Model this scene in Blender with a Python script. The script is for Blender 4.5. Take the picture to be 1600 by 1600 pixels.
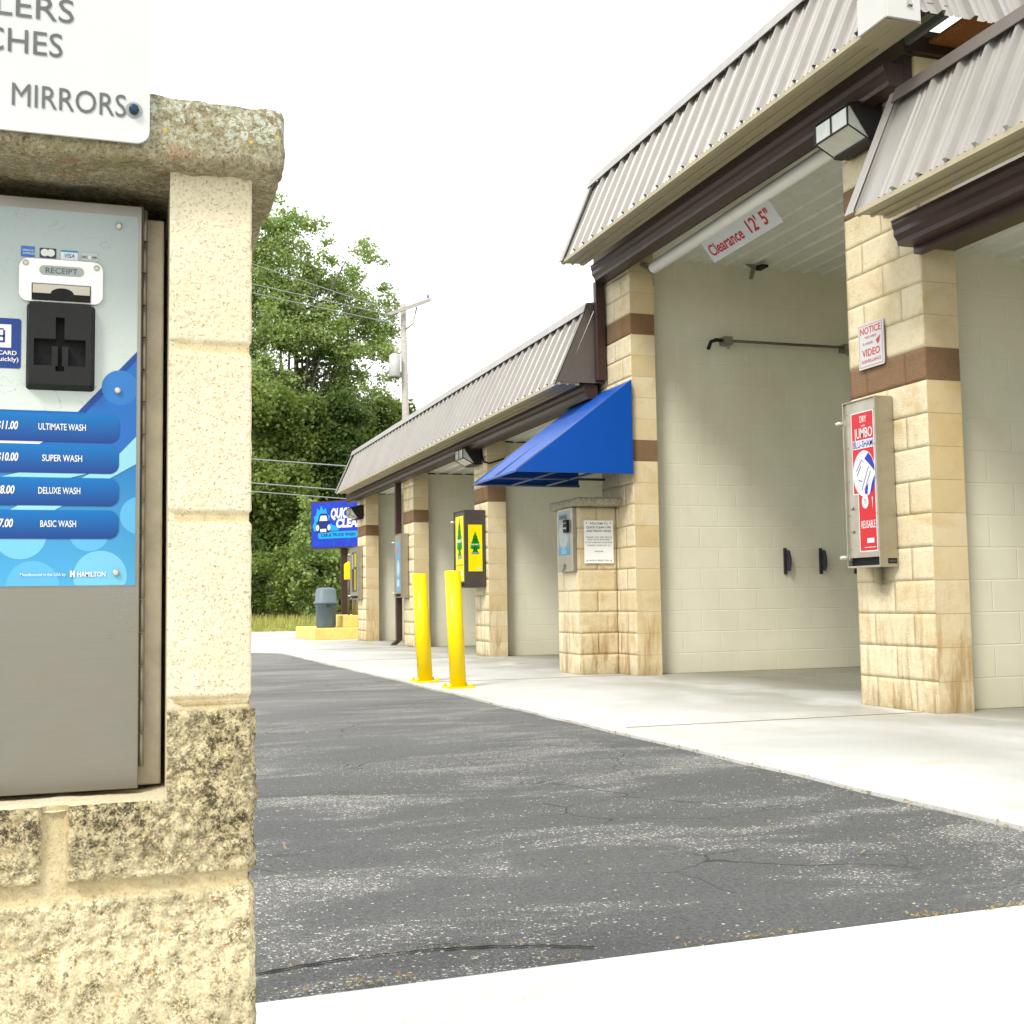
import bpy, bmesh, math, random
import numpy as np
from mathutils import Matrix, Vector, noise
R_ = math.radians
S = bpy.context.scene
for o in list(bpy.data.objects): bpy.data.objects.remove(o)
COL = S.collection
rnd = random.Random(7)

# ------------------------------------------------------------------ camera
cd = bpy.data.cameras.new('camera'); cam = bpy.data.objects.new('camera', cd); COL.objects.link(cam)
M = Matrix(((0.9476048851721954, -0.00964419977323936, -0.319299187296999, 0),
            (-0.3190944701713133, -0.07537664649716062, -0.9447206360977465, 0),
            (-0.01495662742328815, 0.9971084948858755, -0.07450468926547518, 0.72), (0, 0, 0, 1)))
cam.matrix_world = M
cd.sensor_width = 36; cd.lens = 1880 / 1600 * 36; cd.clip_start = .05; cd.clip_end = 3000
S.camera = cam
# ------------------------------------------------------------------ world and sun (bright overcast)
W = bpy.data.worlds.new('World'); S.world = W; W.use_nodes = True
wn = W.node_tree.nodes; wl = W.node_tree.links; wn.clear()
sky = wn.new('ShaderNodeTexSky'); sky.sky_type = 'NISHITA'; sky.sun_disc = False
SUN_EL, SUN_AZ = 46, 228          # degrees, azimuth clockwise from +Y
sky.sun_elevation = R_(SUN_EL); sky.sun_rotation = R_(SUN_AZ); sky.dust_density = 4; sky.air_density = 1.2
mx = wn.new('ShaderNodeMix'); mx.data_type = 'RGBA'; mx.inputs[0].default_value = .88
mx.inputs[7].default_value = (9.6, 9.75, 9.9, 1)
bg = wn.new('ShaderNodeBackground'); bg.inputs[1].default_value = .1
wo = wn.new('ShaderNodeOutputWorld')
wl.new(sky.outputs[0], mx.inputs[6]); wl.new(mx.outputs[2], bg.inputs[0]); wl.new(bg.outputs[0], wo.inputs[0])
sd = bpy.data.lights.new('sun', 'SUN'); sun = bpy.data.objects.new('sun', sd); COL.objects.link(sun)
sd.energy = 1.5; sd.angle = R_(14); sd.color = (1, .965, .9)
dv = Vector((math.sin(R_(SUN_AZ)) * math.cos(R_(SUN_EL)), math.cos(R_(SUN_AZ)) * math.cos(R_(SUN_EL)), math.sin(R_(SUN_EL))))
sun.rotation_euler = dv.to_track_quat('Z', 'Y').to_euler()
S.view_settings.view_transform = 'Standard'; S.view_settings.look = 'None'
S.view_settings.exposure = 1.15; S.view_settings.gamma = 1

# ------------------------------------------------------------------ materials
def srgb(r, g, b):
    f = lambda c: (c / 255 / 12.92) if c / 255 <= .04045 else ((c / 255 + .055) / 1.055) ** 2.4
    return (f(r), f(g), f(b), 1)
class NT:
    def __init__(s, name):
        s.m = bpy.data.materials.new(name); s.m.use_nodes = True
        s.n = s.m.node_tree.nodes; s.l = s.m.node_tree.links
        s.b = s.n['Principled BSDF']; s.out = s.n['Material Output']
    def node(s, t, **k):
        n = s.n.new(t)
        for a, v in k.items(): setattr(n, a, v)
        return n
    def pos(s): return s.node('ShaderNodeNewGeometry').outputs['Position']
    def link(s, a, b): s.l.new(a, b)
    def val(s, x, inp):
        if isinstance(x, (int, float)): inp.default_value = x
        elif isinstance(x, tuple): inp.default_value = x
        else: s.l.new(x, inp)
    def mul3(s, v, t):
        n = s.node('ShaderNodeVectorMath', operation='MULTIPLY'); s.val(v, n.inputs[0]); n.inputs[1].default_value = t; return n.outputs[0]
    def noise(s, v, scale, detail=4, rough=.6, dist=0):
        n = s.node('ShaderNodeTexNoise'); s.link(v, n.inputs['Vector']); n.inputs['Scale'].default_value = scale
        n.inputs['Detail'].default_value = detail; n.inputs['Roughness'].default_value = rough; n.inputs['Distortion'].default_value = dist
        return n.outputs['Fac']
    def voro(s, v, scale, feature='F1', out='Distance', rand=1):
        n = s.node('ShaderNodeTexVoronoi', feature=feature); s.link(v, n.inputs['Vector']); n.inputs['Scale'].default_value = scale
        n.inputs['Randomness'].default_value = rand
        return n.outputs[out]
    def ramp(s, f, a, b, lo=0., hi=1.):
        n = s.node('ShaderNodeMapRange'); s.link(f, n.inputs[0]); n.inputs[1].default_value = a; n.inputs[2].default_value = b
        n.inputs[3].default_value = lo; n.inputs[4].default_value = hi; return n.outputs[0]
    def mix(s, f, a, b, bt='MIX'):
        n = s.node('ShaderNodeMix', data_type='RGBA', blend_type=bt); s.val(f, n.inputs[0]); s.val(a, n.inputs[6]); s.val(b, n.inputs[7]); return n.outputs[2]
    def math(s, op, a, b=0., c=None, clamp=False):
        n = s.node('ShaderNodeMath', operation=op, use_clamp=clamp); s.val(a, n.inputs[0]); s.val(b, n.inputs[1])
        if c is not None: s.val(c, n.inputs[2])
        return n.outputs[0]
    def sep(s, v):
        n = s.node('ShaderNodeSeparateXYZ'); s.link(v, n.inputs[0]); return n.outputs
    def comb(s, x, y, z=0.):
        n = s.node('ShaderNodeCombineXYZ'); s.val(x, n.inputs[0]); s.val(y, n.inputs[1]); s.val(z, n.inputs[2]); return n.outputs[0]
    def attr(s, name, out='Fac'):
        n = s.node('ShaderNodeAttribute'); n.attribute_name = name; return n.outputs[out]
    def bump(s, h, strength=.5, dist=.01):
        n = s.node('ShaderNodeBump'); n.inputs['Strength'].default_value = strength; n.inputs['Distance'].default_value = dist
        s.link(h, n.inputs['Height']); s.link(n.outputs[0], s.b.inputs['Normal'])
    def done(s, col=None, rough=None, metal=None, spec=None):
        if col is not None: s.val(col, s.b.inputs['Base Color'])
        if rough is not None: s.val(rough, s.b.inputs['Roughness'])
        if metal is not None: s.b.inputs['Metallic'].default_value = metal
        if spec is not None: s.b.inputs['Specular IOR Level'].default_value = spec
        return s.m
_pc = {}
def plain(name, rgb, rough=.5, metal=0, var=.12, scale=6, spec=.3, k=.66):
    """painted / moulded surface with slight procedural unevenness"""
    if name in _pc: return _pc[name]
    t = NT(name); p = t.pos(); c = tuple(x * k for x in srgb(*rgb)[:3]) + (1,)      # k: sRGB look -> base colour
    n = t.noise(p, scale, 5, .65)
    col = t.mix(t.ramp(n, .3, .7), tuple(x * (1 - var) for x in c[:3]) + (1,), tuple(min(1, x * (1 + var * .6)) for x in c[:3]) + (1,))
    n2 = t.noise(p, scale * 9, 3)
    _pc[name] = t.done(col, t.ramp(n2, .3, .7, max(0, rough - .08), min(1, rough + .08)), metal, spec); return t.m

def mat_asphalt():
    t = NT('asphalt'); p = t.pos(); q = t.mul3(p, (.45, 1, 1))
    big = t.noise(q, .9, 4, .6, .5); mid = t.noise(q, 2.6, 5, .65, .6); fine = t.noise(p, 160, 3, .7); med = t.noise(p, 30, 4, .7)
    col = t.mix(t.ramp(big, .35, .65), (.083, .084, .082, 1), (.128, .129, .124, 1))
    col = t.mix(t.ramp(fine, .25, .75), t.mix(.7, col, (.028, .029, .029, 1)), t.mix(.4, col, (.25, .25, .238, 1)))
    g2 = t.noise(p, 55, 5, .8); col = t.mix(t.ramp(g2, .52, .66, 0, .55), col, (.032, .033, .033, 1)); col = t.mix(t.ramp(t.noise(p, 85, 4, .8), .54, .64, 0, .4), col, (.22, .22, .21, 1))
    # light stone chips, gathered in worn streaks
    mask = t.math('ADD', t.ramp(mid, .5, .66), t.math('MULTIPLY', t.ramp(t.noise(q, 1.1, 3, .5), .5, .7), .35))
    v1 = t.node('ShaderNodeTexVoronoi'); t.link(p, v1.inputs['Vector']); v1.inputs['Scale'].default_value = 135
    rv = t.sep(v1.outputs['Color'])[0]
    size = t.math('MULTIPLY', t.math('MULTIPLY', rv, rv), .62)
    chip = t.math('LESS_THAN', v1.outputs['Distance'], size)
    sel = t.math('GREATER_THAN', t.math('ADD', t.math('MULTIPLY', mask, 1.2), .035), t.sep(v1.outputs['Color'])[1])
    chips = t.math('MULTIPLY', chip, sel)
    y = t.sep(p)[1]
    far = t.ramp(y, 5, 12)
    col = t.mix(t.math('MULTIPLY', chips, t.ramp(y, 4, 12, .9, .0)), col, (.62, .6, .52, 1))
    dust = t.math('MULTIPLY', t.ramp(mid, .45, .75), .14)
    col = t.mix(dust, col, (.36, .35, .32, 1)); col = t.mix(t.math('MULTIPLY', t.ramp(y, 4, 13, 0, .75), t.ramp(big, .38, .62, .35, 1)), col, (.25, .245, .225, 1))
    v2 = t.node('ShaderNodeTexVoronoi'); t.link(p, v2.inputs['Vector']); v2.inputs['Scale'].default_value = 300
    c2 = t.math('MULTIPLY', t.math('LESS_THAN', v2.outputs['Distance'], .42), t.math('GREATER_THAN', t.math('MULTIPLY', mask, .8), t.sep(v2.outputs['Color'])[1]))
    col = t.mix(t.math('MULTIPLY', c2, .6), col, (.5, .49, .43, 1))
    # alligator cracks in patches
    w = t.node('ShaderNodeVectorMath', operation='ADD'); t.link(p, w.inputs[0])
    nz = t.node('ShaderNodeTexNoise'); t.link(p, nz.inputs['Vector']); nz.inputs['Scale'].default_value = 6; t.link(t.mul3(nz.outputs['Color'], (.14, .14, 0)), w.inputs[1])
    ed = t.voro(w.outputs[0], 2.3, 'DISTANCE_TO_EDGE')
    cr = t.math('MULTIPLY', t.math('LESS_THAN', ed, .009), t.ramp(t.noise(p, .8, 2), .52, .6))
    col = t.mix(t.math('MULTIPLY', cr, .75), col, (.03, .03, .03, 1))
    t.bump(t.math('ADD', t.math('MULTIPLY', fine, .6), t.math('ADD', t.math('MULTIPLY', med, .5), g2)), .9, .012)
    return t.done(col, .88, spec=.3)
def mat_concrete(name, base, wet=False, dark=.12, rough=.8):
    t = NT(name); p = t.pos()
    n1 = t.noise(p, .7, 5, .6, .4); n2 = t.noise(p, 5, 6, .7); n3 = t.noise(p, 90, 3, .7)
    lo = tuple(c * (1 - dark * 1.6) for c in base) + (1,); hi = tuple(min(1, c * (1 + dark * .5)) for c in base) + (1,)
    col = t.mix(t.ramp(n1, .3, .7), lo, hi)
    col = t.mix(t.math('MULTIPLY', t.ramp(n2, .5, .75), .35), col, tuple(c * .72 for c in (base[0] * 1.05, base[1], base[2] * .85)) + (1,))
    col = t.mix(t.math('MULTIPLY', t.ramp(n3, .55, .8), .22), col, (.3, .27, .2, 1))
    # wash water and dirt where cars drip, in front of the bays
    x, y, z = t.sep(p)
    if wet:
        inb = t.math('MULTIPLY', t.ramp(x, 3.0, 4.6), t.ramp(t.noise(t.mul3(p, (1, .6, 1)), 1.3, 3, .6, .4), .36, .56))
        col = t.mix(t.math('MULTIPLY', inb, .62), col, (.26, .25, .2, 1))
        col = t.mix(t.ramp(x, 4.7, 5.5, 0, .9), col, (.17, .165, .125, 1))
        spots = t.math('MULTIPLY', t.ramp(t.noise(p, 2.2, 4, .6, .6), .6, .72), .35)
        col = t.mix(spots, col, (.42, .34, .2, 1))
        t.val(t.math('SUBTRACT', .85, t.math('MULTIPLY', inb, .45)), t.b.inputs['Roughness'])
        rough = None
    t.bump(t.math('ADD', n3, t.math('MULTIPLY', n2, .6)), .35, .004)
    return t.done(col, rough, spec=.2)
def stain_fields(t, p):
    x, y, z = t.sep(p)
    return x, y, z
def mat_block(name, base, smooth=False, brown=False):
    """concrete block; 'tint' attribute changes from block to block"""
    t = NT(name); p = t.pos(); x, y, z = t.sep(p)
    tint = t.attr('tint')
    a = tuple(base) + (1,); b = (base[0] * .86, base[1] * .78, base[2] * .62, 1)
    col = t.mix(t.math('MULTIPLY', tint, .85), a, b)
    n = t.noise(p, 26, 6, .72); n2 = t.noise(p, 140, 3, .7); n3 = t.noise(p, 4, 4, .6)
    col = t.mix(t.ramp(n, .5, .78, 0, .5 if not smooth else .2), col, tuple(c * .55 for c in base) + (1,))
    col = t.mix(t.ramp(n2, .62, .8, 0, .4), col, tuple(c * .4 for c in base) + (1,))
    if not brown:
        pn = t.noise(p, 3.2, 5, .65, .8)
        col = t.mix(t.ramp(pn, .5, .68, 0, .5), col, (.50, .34, .13, 1))
        st = t.noise(t.mul3(p, (7, 7, 1.1)), 1.6, 4, .7, .4)
        low = t.ramp(z, .95, .05)
        col = t.mix(t.math('MULTIPLY', t.math('MULTIPLY', low, t.ramp(st, .48, .64)), .75), col, (.26, .135, .03, 1))
        top = t.math('MULTIPLY', t.ramp(z, .14, .0), .55)
        col = t.mix(t.math('MULTIPLY', top, t.ramp(n3, .3, .6)), col, (.2, .15, .07, 1))
        # mould run below the red vending box
        dx = t.math('ABSOLUTE', t.math('SUBTRACT', y, 6.56)); m1 = t.ramp(t.math('ADD', dx, t.math('MULTIPLY', n, .12)), .2, .06)
        m2 = t.math('MULTIPLY', t.math('LESS_THAN', z, 1.0), t.ramp(t.math('ADD', z, t.math('MULTIPLY', n, .2)), .78, .92))
        fr = t.math('LESS_THAN', x, 4.74)
        col = t.mix(t.math('MULTIPLY', t.math('MULTIPLY', t.math('MULTIPLY', m1, m2), fr), .9), col, (.05, .042, .012, 1))
    n6 = t.noise(p, 70, 5, .75, .3)
    t.bump(t.math('ADD', t.math('ADD', n, n6), t.math('MULTIPLY', n2, .5)), .75 if not smooth else .25, .012)
    return t.done(col, .9, spec=.2)
def mat_cmu():
    """painted block partition: coursing in relief"""
    t = NT('painted_block_wall'); p = t.pos(); x, y, z = t.sep(p)
    v = t.comb(x, z, 0.)
    b = t.node('ShaderNodeTexBrick'); t.link(v, b.inputs['Vector']); b.inputs['Scale'].default_value = 1
    b.inputs['Brick Width'].default_value = .4064; b.inputs['Row Height'].default_value = .2032
    b.inputs['Mortar Size'].default_value = .006; b.inputs['Mortar Smooth'].default_value = .6; b.offset = .5
    b.inputs['Color1'].default_value = (.475, .46, .36, 1); b.inputs['Color2'].default_value = (.5, .485, .385, 1)
    b.inputs['Mortar'].default_value = (.54, .53, .45, 1); b.inputs['Bias'].default_value = 0
    n = t.noise(p, 1.3, 4, .6, .3); n2 = t.noise(p, 60, 4, .7); n3 = t.noise(t.mul3(p, (3, 3, .4)), 1.2, 4, .6)
    seam = t.math('MULTIPLY', b.outputs['Fac'], t.ramp(t.noise(p, 1.7, 2), .38, .6, .1, .9))
    base = t.mix(t.ramp(n, .3, .7), (.60, .575, .44, 1), (.68, .655, .52, 1))
    col = t.mix(t.math('MULTIPLY', seam, .5), base, (.78, .76, .64, 1))
    col = t.mix(t.math('MULTIPLY', t.ramp(n3, .5, .8), .25), col, (.42, .38, .25, 1))
    col = t.mix(t.math('MULTIPLY', t.ramp(z, .3, .0), .3), col, (.33, .3, .2, 1))
    t.bump(t.math('ADD', t.math('MULTIPLY', b.outputs['Fac'], -1.), t.math('MULTIPLY', n2, .25)), .45, .006)
    return t.done(col, .62, spec=.35)
def mat_kiosk_block():
    t = NT('weathered_kiosk_block'); p = t.pos(); x, y, z = t.sep(p)
    mort = t.attr('mortar'); rg = t.attr('rough'); mold = t.attr('mould')
    cream = (.66, .585, .40, 1)
    n1 = t.noise(p, 22, 6, .75, .3); n2 = t.noise(p, 150, 5, .75); n3 = t.noise(p, 420, 3, .7); n4 = t.noise(p, 7, 4, .6)
    smooth = t.mix(t.ramp(n4, .3, .7), (.54, .475, .32, 1), (.62, .56, .41, 1))
    pit = t.ramp(n3, .60, .70); pit2 = t.ramp(t.noise(p, 210, 3, .6), .63, .70)
    smooth = t.mix(t.math('MULTIPLY', t.math('MAXIMUM', pit, pit2), .4), smooth, (.28, .2, .09, 1))
    nq = t.noise(p, 300, 5, .8); nr = t.noise(p, 60, 5, .75, .3)
    rough = t.mix(t.ramp(nq, .4, .6), (.52, .42, .22, 1), (.68, .61, .42, 1))
    rough = t.mix(t.math('MULTIPLY', t.ramp(nr, .46, .6), t.ramp(nq, .56, .46)), rough, (.17, .13, .06, 1))
    nf = t.noise(p, 260, 5, .8); nm = t.noise(p, 70, 5, .8, .2)
    blk = t.math('MULTIPLY', mold, t.ramp(t.math('ADD', t.math('MULTIPLY', nf, .5), t.math('MULTIPLY', nm, .5)), .47, .55))
    rough = t.mix(t.math('MULTIPLY', mold, .42), rough, (.33, .27, .13, 1))
    rough = t.mix(t.math('MULTIPLY', blk, .92), rough, (.035, .03, .018, 1))
    yl = t.ramp(t.noise(p, 55, 4, .7), .66, .72)
    rough = t.mix(t.math('MULTIPLY', t.math('MULTIPLY', yl, t.ramp(z, .5, .4)), .7), rough, (.5, .3, .03, 1))
    col = t.mix(rg, smooth, rough)
    mc = t.mix(t.ramp(n1, .35, .65), (.40, .31, .15, 1), (.56, .48, .30, 1))
    col = t.mix(mort, col, mc)
    t.bump(t.math('ADD', t.math('ADD', t.math('MULTIPLY', n2, t.math('ADD', t.math('MULTIPLY', rg, .9), .1)), t.math('MULTIPLY', n3, .3)), t.math('MULTIPLY', pit, -.5)), .8, .004)
    return t.done(col, .92, spec=.15)
def mat_capstone():
    t = NT('lichen_capstone'); p = t.pos(); x, y, z = t.sep(p)
    n1 = t.noise(p, 16, 6, .7, .3); n2 = t.noise(p, 120, 5, .75); n3 = t.noise(p, 45, 4, .7, .5); n4 = t.noise(p, 330, 3, .7)
    col = t.mix(t.ramp(n1, .35, .65), (.17, .14, .075, 1), (.27, .235, .145, 1))
    col = t.mix(t.ramp(n2, .45, .6), col, t.mix(.75, col, (.40, .36, .25, 1)))
    col = t.mix(t.math('MULTIPLY', t.ramp(t.noise(p, 200, 4, .8), .55, .62), .75), col, (.05, .042, .025, 1))
    col = t.mix(t.math('MULTIPLY', t.ramp(n4, .55, .65), .7), col, (.07, .055, .03, 1))
    up = t.ramp(z, 1.2, 1.235)
    li = t.math('MULTIPLY', t.math('MULTIPLY', t.ramp(t.noise(p, 150, 5, .8, .3), .47, .55), t.ramp(n3, .38, .54)), up)
    col = t.mix(t.math('MULTIPLY', li, .8), col, (.52, .56, .47, 1))
    gr = t.math('MULTIPLY', t.ramp(t.noise(p, 14, 4), .5, .66), .35)
    col = t.mix(gr, col, (.16, .17, .05, 1))
    ys = t.ramp(t.voro(p, 75), .22, .14); ysel = t.ramp(t.noise(p, 24, 2), .53, .57)
    col = t.mix(t.math('MULTIPLY', t.math('MULTIPLY', ys, ysel), up), col, (.6, .4, .03, 1))
    rust = t.math('MULTIPLY', t.ramp(t.noise(p, 12, 3), .6, .72), t.ramp(z, 1.22, 1.2))
    col = t.mix(t.math('MULTIPLY', rust, .5), col, (.3, .11, .03, 1))
    t.bump(t.math('ADD', n2, t.math('MULTIPLY', n4, .5)), .9, .004)
    return t.done(col, .95, spec=.1)
def mat_steel(name, base=(.5, .49, .45), rough=.38, direction=(1, 1, 60)):
    t = NT(name); p = t.pos()
    n = t.noise(t.mul3(p, direction), 14, 4, .7); n2 = t.noise(p, 7, 5, .6, .4); n3 = t.noise(t.mul3(p, (30, 30, 400)), 1.3, 3, .6)
    col = t.mix(t.ramp(n, .3, .7), tuple(c * .96 for c in base) + (1,), tuple(min(1, c * 1.04) for c in base) + (1,))
    col = t.mix(t.math('MULTIPLY', t.ramp(n2, .4, .7), .4), col, (base[0] * .75, base[1] * .68, base[2] * .52, 1))
    t.bump(n, .03, .001)
    return t.done(col, t.ramp(n2, .3, .7, rough - .05, rough + .08), .85)
def mat_leaf(name, c1, c2, c3):
    t = NT(name); p = t.pos()
    r = t.attr('tint')
    n = t.noise(p, .8, 3, .6)
    col = t.mix(r, c1 + (1,), c2 + (1,)); col = t.mix(t.math('MULTIPLY', t.ramp(n, .45, .7), .6), col, c3 + (1,))
    t.val(col, t.b.inputs['Base Color']); t.b.inputs['Roughness'].default_value = .5; t.b.inputs['Specular IOR Level'].default_value = .35
    tr = t.node('ShaderNodeBsdfTranslucent'); t.link(t.mix(.4, col, (.30, .40, .06, 1)), tr.inputs[0])
    ms = t.node('ShaderNodeMixShader'); ms.inputs[0].default_value = .42
    t.link(t.b.outputs[0], ms.inputs[1]); t.link(tr.outputs[0], ms.inputs[2]); t.link(ms.outputs[0], t.out.inputs[0])
    return t.m
def mat_grad(name, z0, z1, c0, c1):
    t = NT(name); z = t.sep(t.pos())[2]
    return t.done(t.mix(t.ramp(z, z0, z1), tuple(x * .62 for x in srgb(*c0)[:3]) + (1,), tuple(x * .62 for x in srgb(*c1)[:3]) + (1,)), .3, spec=.25)
def mat_bark():
    t = NT('bark'); p = t.pos(); n = t.noise(t.mul3(p, (1, 1, .2)), 9, 5, .7)
    t.bump(n, .8, .05); return t.done(t.mix(n, (.05, .042, .03, 1), (.16, .14, .11, 1)), .9)
def mat_ribmetal(name, rgb, rough=.42):
    t = NT(name); p = t.pos(); c = srgb(*rgb)
    n = t.noise(p, 1.5, 4, .6); n2 = t.noise(t.mul3(p, (8, 8, .8)), 1.4, 4, .6)
    col = t.mix(t.ramp(n, .3, .7), tuple(k * .92 for k in c[:3]) + (1,), tuple(k * 1.05 for k in c[:3]) + (1,))
    col = t.mix(t.math('MULTIPLY', t.ramp(n2, .5, .8), .16), col, (.13, .11, .08, 1))
    return t.done(col, t.ramp(n2, .3, .7, rough - .05, rough + .1), .3, .5)

M_asphalt = mat_asphalt()
M_apron = mat_concrete('apron_concrete', (.53, .53, .495), wet=True)
M_slab = mat_concrete('foreground_concrete', (.63, .625, .60), dark=.05)
M_farcon = mat_concrete('far_concrete', (.62, .59, .48))
M_road = mat_concrete('road_surface', (.44, .44, .43))
M_curby = plain('curb_yellow_paint', (238, 212, 122), .7, 0, .15, 5, k=.8)
M_split = mat_block('split_face_block', (.68, .595, .41))
M_smooth = mat_block('smooth_block', (.63, .535, .35), smooth=True)
M_brown = mat_block('brown_block', (.22, .135, .075), brown=True)
M_mortar = plain('mortar', (204, 176, 122), .9, 0, .2, 30, k=.6)
M_cmu = mat_cmu()
M_kb = mat_kiosk_block(); M_cap = mat_capstone()
M_steel = mat_steel('brushed_steel', (.255, .24, .205), .3); M_steel2 = mat_steel('vending_steel', (.42, .39, .32), .42, (60, 60, 1))
M_steeldk = mat_steel('dull_steel', (.30, .28, .23), .5)
M_rib = mat_ribmetal('grey_ribbed_metal', (148, 144, 138), .36)
M_ribd = mat_ribmetal('taupe_metal_trim', (100, 92, 86))
M_white = plain('white_metal', (222, 221, 215), .4, 0, .05, 3)
M_ceil = mat_ribmetal('white_ceiling_metal', (222, 223, 214), .5)
M_tan = plain('tan_trim', (196, 184, 150), .5, 0, .1, 4)
M_gut = plain('brown_gutter', (72, 52, 46), .38, 0, .12, 4)
M_fascia = plain('dark_tan_lintel', (110, 98, 72), .7, 0, .15, 5)
M_black = plain('black_plastic', (34, 34, 34), .6, 0, .15, 20, spec=.2)
M_blackd = plain('black_void', (10, 10, 10), .7, 0, .1, 20)
M_yel = plain('bollard_yellow', (250, 218, 0), .38, 0, .05, 4, k=.85)
M_signw = plain('sign_white', (226, 228, 226), .35, 0, .05, 5, k=.60)
M_txtblk = plain('black_ink', (45, 45, 45), .5); M_txtgrey = plain('grey_ink', (120, 122, 120), .5)
M_red = plain('red_ink', (196, 24, 40), .4); M_blue = plain('awning_blue_cloth', (0, 84, 184), .42, 0, .06, 3, k=.72)
M_white2 = plain('white_ink', (240, 240, 238), .45, 0, .02)

# ------------------------------------------------------------------ mesh helpers
class MB:
    def __init__(s): s.v = []; s.f = []; s.mi = []; s.ti = []; s.sm = []
    def face(s, pts, mi=0, ti=0., sm=False):
        k = len(s.v); s.v += [tuple(p) for p in pts]; s.f.append(tuple(range(k, k + len(pts)))); s.mi.append(mi); s.ti.append(ti); s.sm.append(sm)
    def box(s, a, b, mi=0, ti=0.):
        x0, y0, z0 = [min(a[i], b[i]) for i in range(3)]; x1, y1, z1 = [max(a[i], b[i]) for i in range(3)]
        k = len(s.v); s.v += [(x0, y0, z0), (x1, y0, z0), (x1, y1, z0), (x0, y1, z0), (x0, y0, z1), (x1, y0, z1), (x1, y1, z1), (x0, y1, z1)]
        for f in ((0, 3, 2, 1), (4, 5, 6, 7), (0, 1, 5, 4), (1, 2, 6, 5), (2, 3, 7, 6), (3, 0, 4, 7)):
            s.f.append(tuple(k + i for i in f)); s.mi.append(mi); s.ti.append(ti); s.sm.append(False)
    def prism(s, prof, d, mi=0, ti=0., sm=False, cap=True):
        """prof: list of 3D points (closed), extruded by vector d"""
        k = len(s.v); n = len(prof); d = Vector(d)
        s.v += [tuple(p) for p in prof] + [tuple(Vector(p) + d) for p in prof]
        for i in range(n):
            j = (i + 1) % n; s.f.append((k + i, k + j, k + n + j, k + n + i)); s.mi.append(mi); s.ti.append(ti); s.sm.append(sm)
        if cap:
            s.f.append(tuple(k + i for i in reversed(range(n)))); s.f.append(tuple(k + n + i for i in range(n))); s.mi += [mi, mi]; s.ti += [ti, ti]; s.sm += [False, False]
    def tube(s, pts, rads, seg=12, mi=0, cap=True, sm=True, ti=0.):
        pts = [Vector(p) for p in pts]
        if isinstance(rads, (int, float)): rads = [rads] * len(pts)
        k = len(s.v); n = len(pts); prev = None
        for i, p in enumerate(pts):
            d = (pts[min(i + 1, n - 1)] - pts[max(i - 1, 0)]).normalized()
            if prev is None:
                a = Vector((0, 0, 1)) if abs(d.z) < .9 else Vector((1, 0, 0)); u = d.cross(a).normalized()
            else: u = (prev - d * prev.dot(d)).normalized()
            prev = u; w = d.cross(u)
            for j in range(seg):
                t = 2 * math.pi * j / seg; s.v.append(tuple(p + (u * math.cos(t) + w * math.sin(t)) * rads[i]))
        for i in range(n - 1):
            for j in range(seg):
                a = k + i * seg + j; b = k + i * seg + (j + 1) % seg
                s.f.append((a, b, b + seg, a + seg)); s.mi.append(mi); s.ti.append(ti); s.sm.append(sm)
        if cap:
            s.f.append(tuple(k + j for j in reversed(range(seg)))); s.f.append(tuple(k + (n - 1) * seg + j for j in range(seg))); s.mi += [mi, mi]; s.ti += [ti, ti]; s.sm += [False, False]
    def build(s, name, mats, parent=None, bevel=0., segs=2):
        if not isinstance(mats, (list, tuple)): mats = [mats]
        me = bpy.data.meshes.new(name); base = parent_world(parent) if parent else Vector((0, 0, 0))
        me.from_pydata([(v[0] - base.x, v[1] - base.y, v[2] - base.z) for v in s.v], [], s.f)
        for m in mats: me.materials.append(m)
        me.polygons.foreach_set('material_index', s.mi); me.polygons.foreach_set('use_smooth', s.sm)
        if any(s.ti):
            a = me.attributes.new('tint', 'FLOAT', 'FACE'); a.data.foreach_set('value', s.ti)
        me.update(); me.validate()
        bm = bmesh.new(); bm.from_mesh(me)
        if bevel > 0: bmesh.ops.remove_doubles(bm, verts=bm.verts, dist=1e-5)
        bmesh.ops.recalc_face_normals(bm, faces=bm.faces)
        if bevel > 0:
            ed = [e for e in bm.edges if len(e.link_faces) == 2 and e.calc_face_angle(0) > .5]
            bmesh.ops.bevel(bm, geom=ed, offset=bevel, segments=segs, affect='EDGES', profile=.5, clamp_overlap=True)
        bm.to_mesh(me); bm.free()
        o = bpy.data.objects.new(name, me); COL.objects.link(o)
        if parent: o.parent = parent
        return o
WPOS = {}
def parent_world(p):
    b = Vector((0, 0, 0))
    while p is not None: b += p.location; p = p.parent
    return b
def tag(o, label=None, cat=None, group=None, kind=None):
    for k, v in (('label', label), ('category', cat), ('group', group), ('kind', kind)):
        if v: o[k] = v
    return o
def thing(name, loc, label, cat, group=None):
    o = bpy.data.objects.new(name, None); COL.objects.link(o); o.location = loc; o.empty_display_size = .2
    return tag(o, label, cat, group)
def struct(o): o['kind'] = 'structure'; return o

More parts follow.
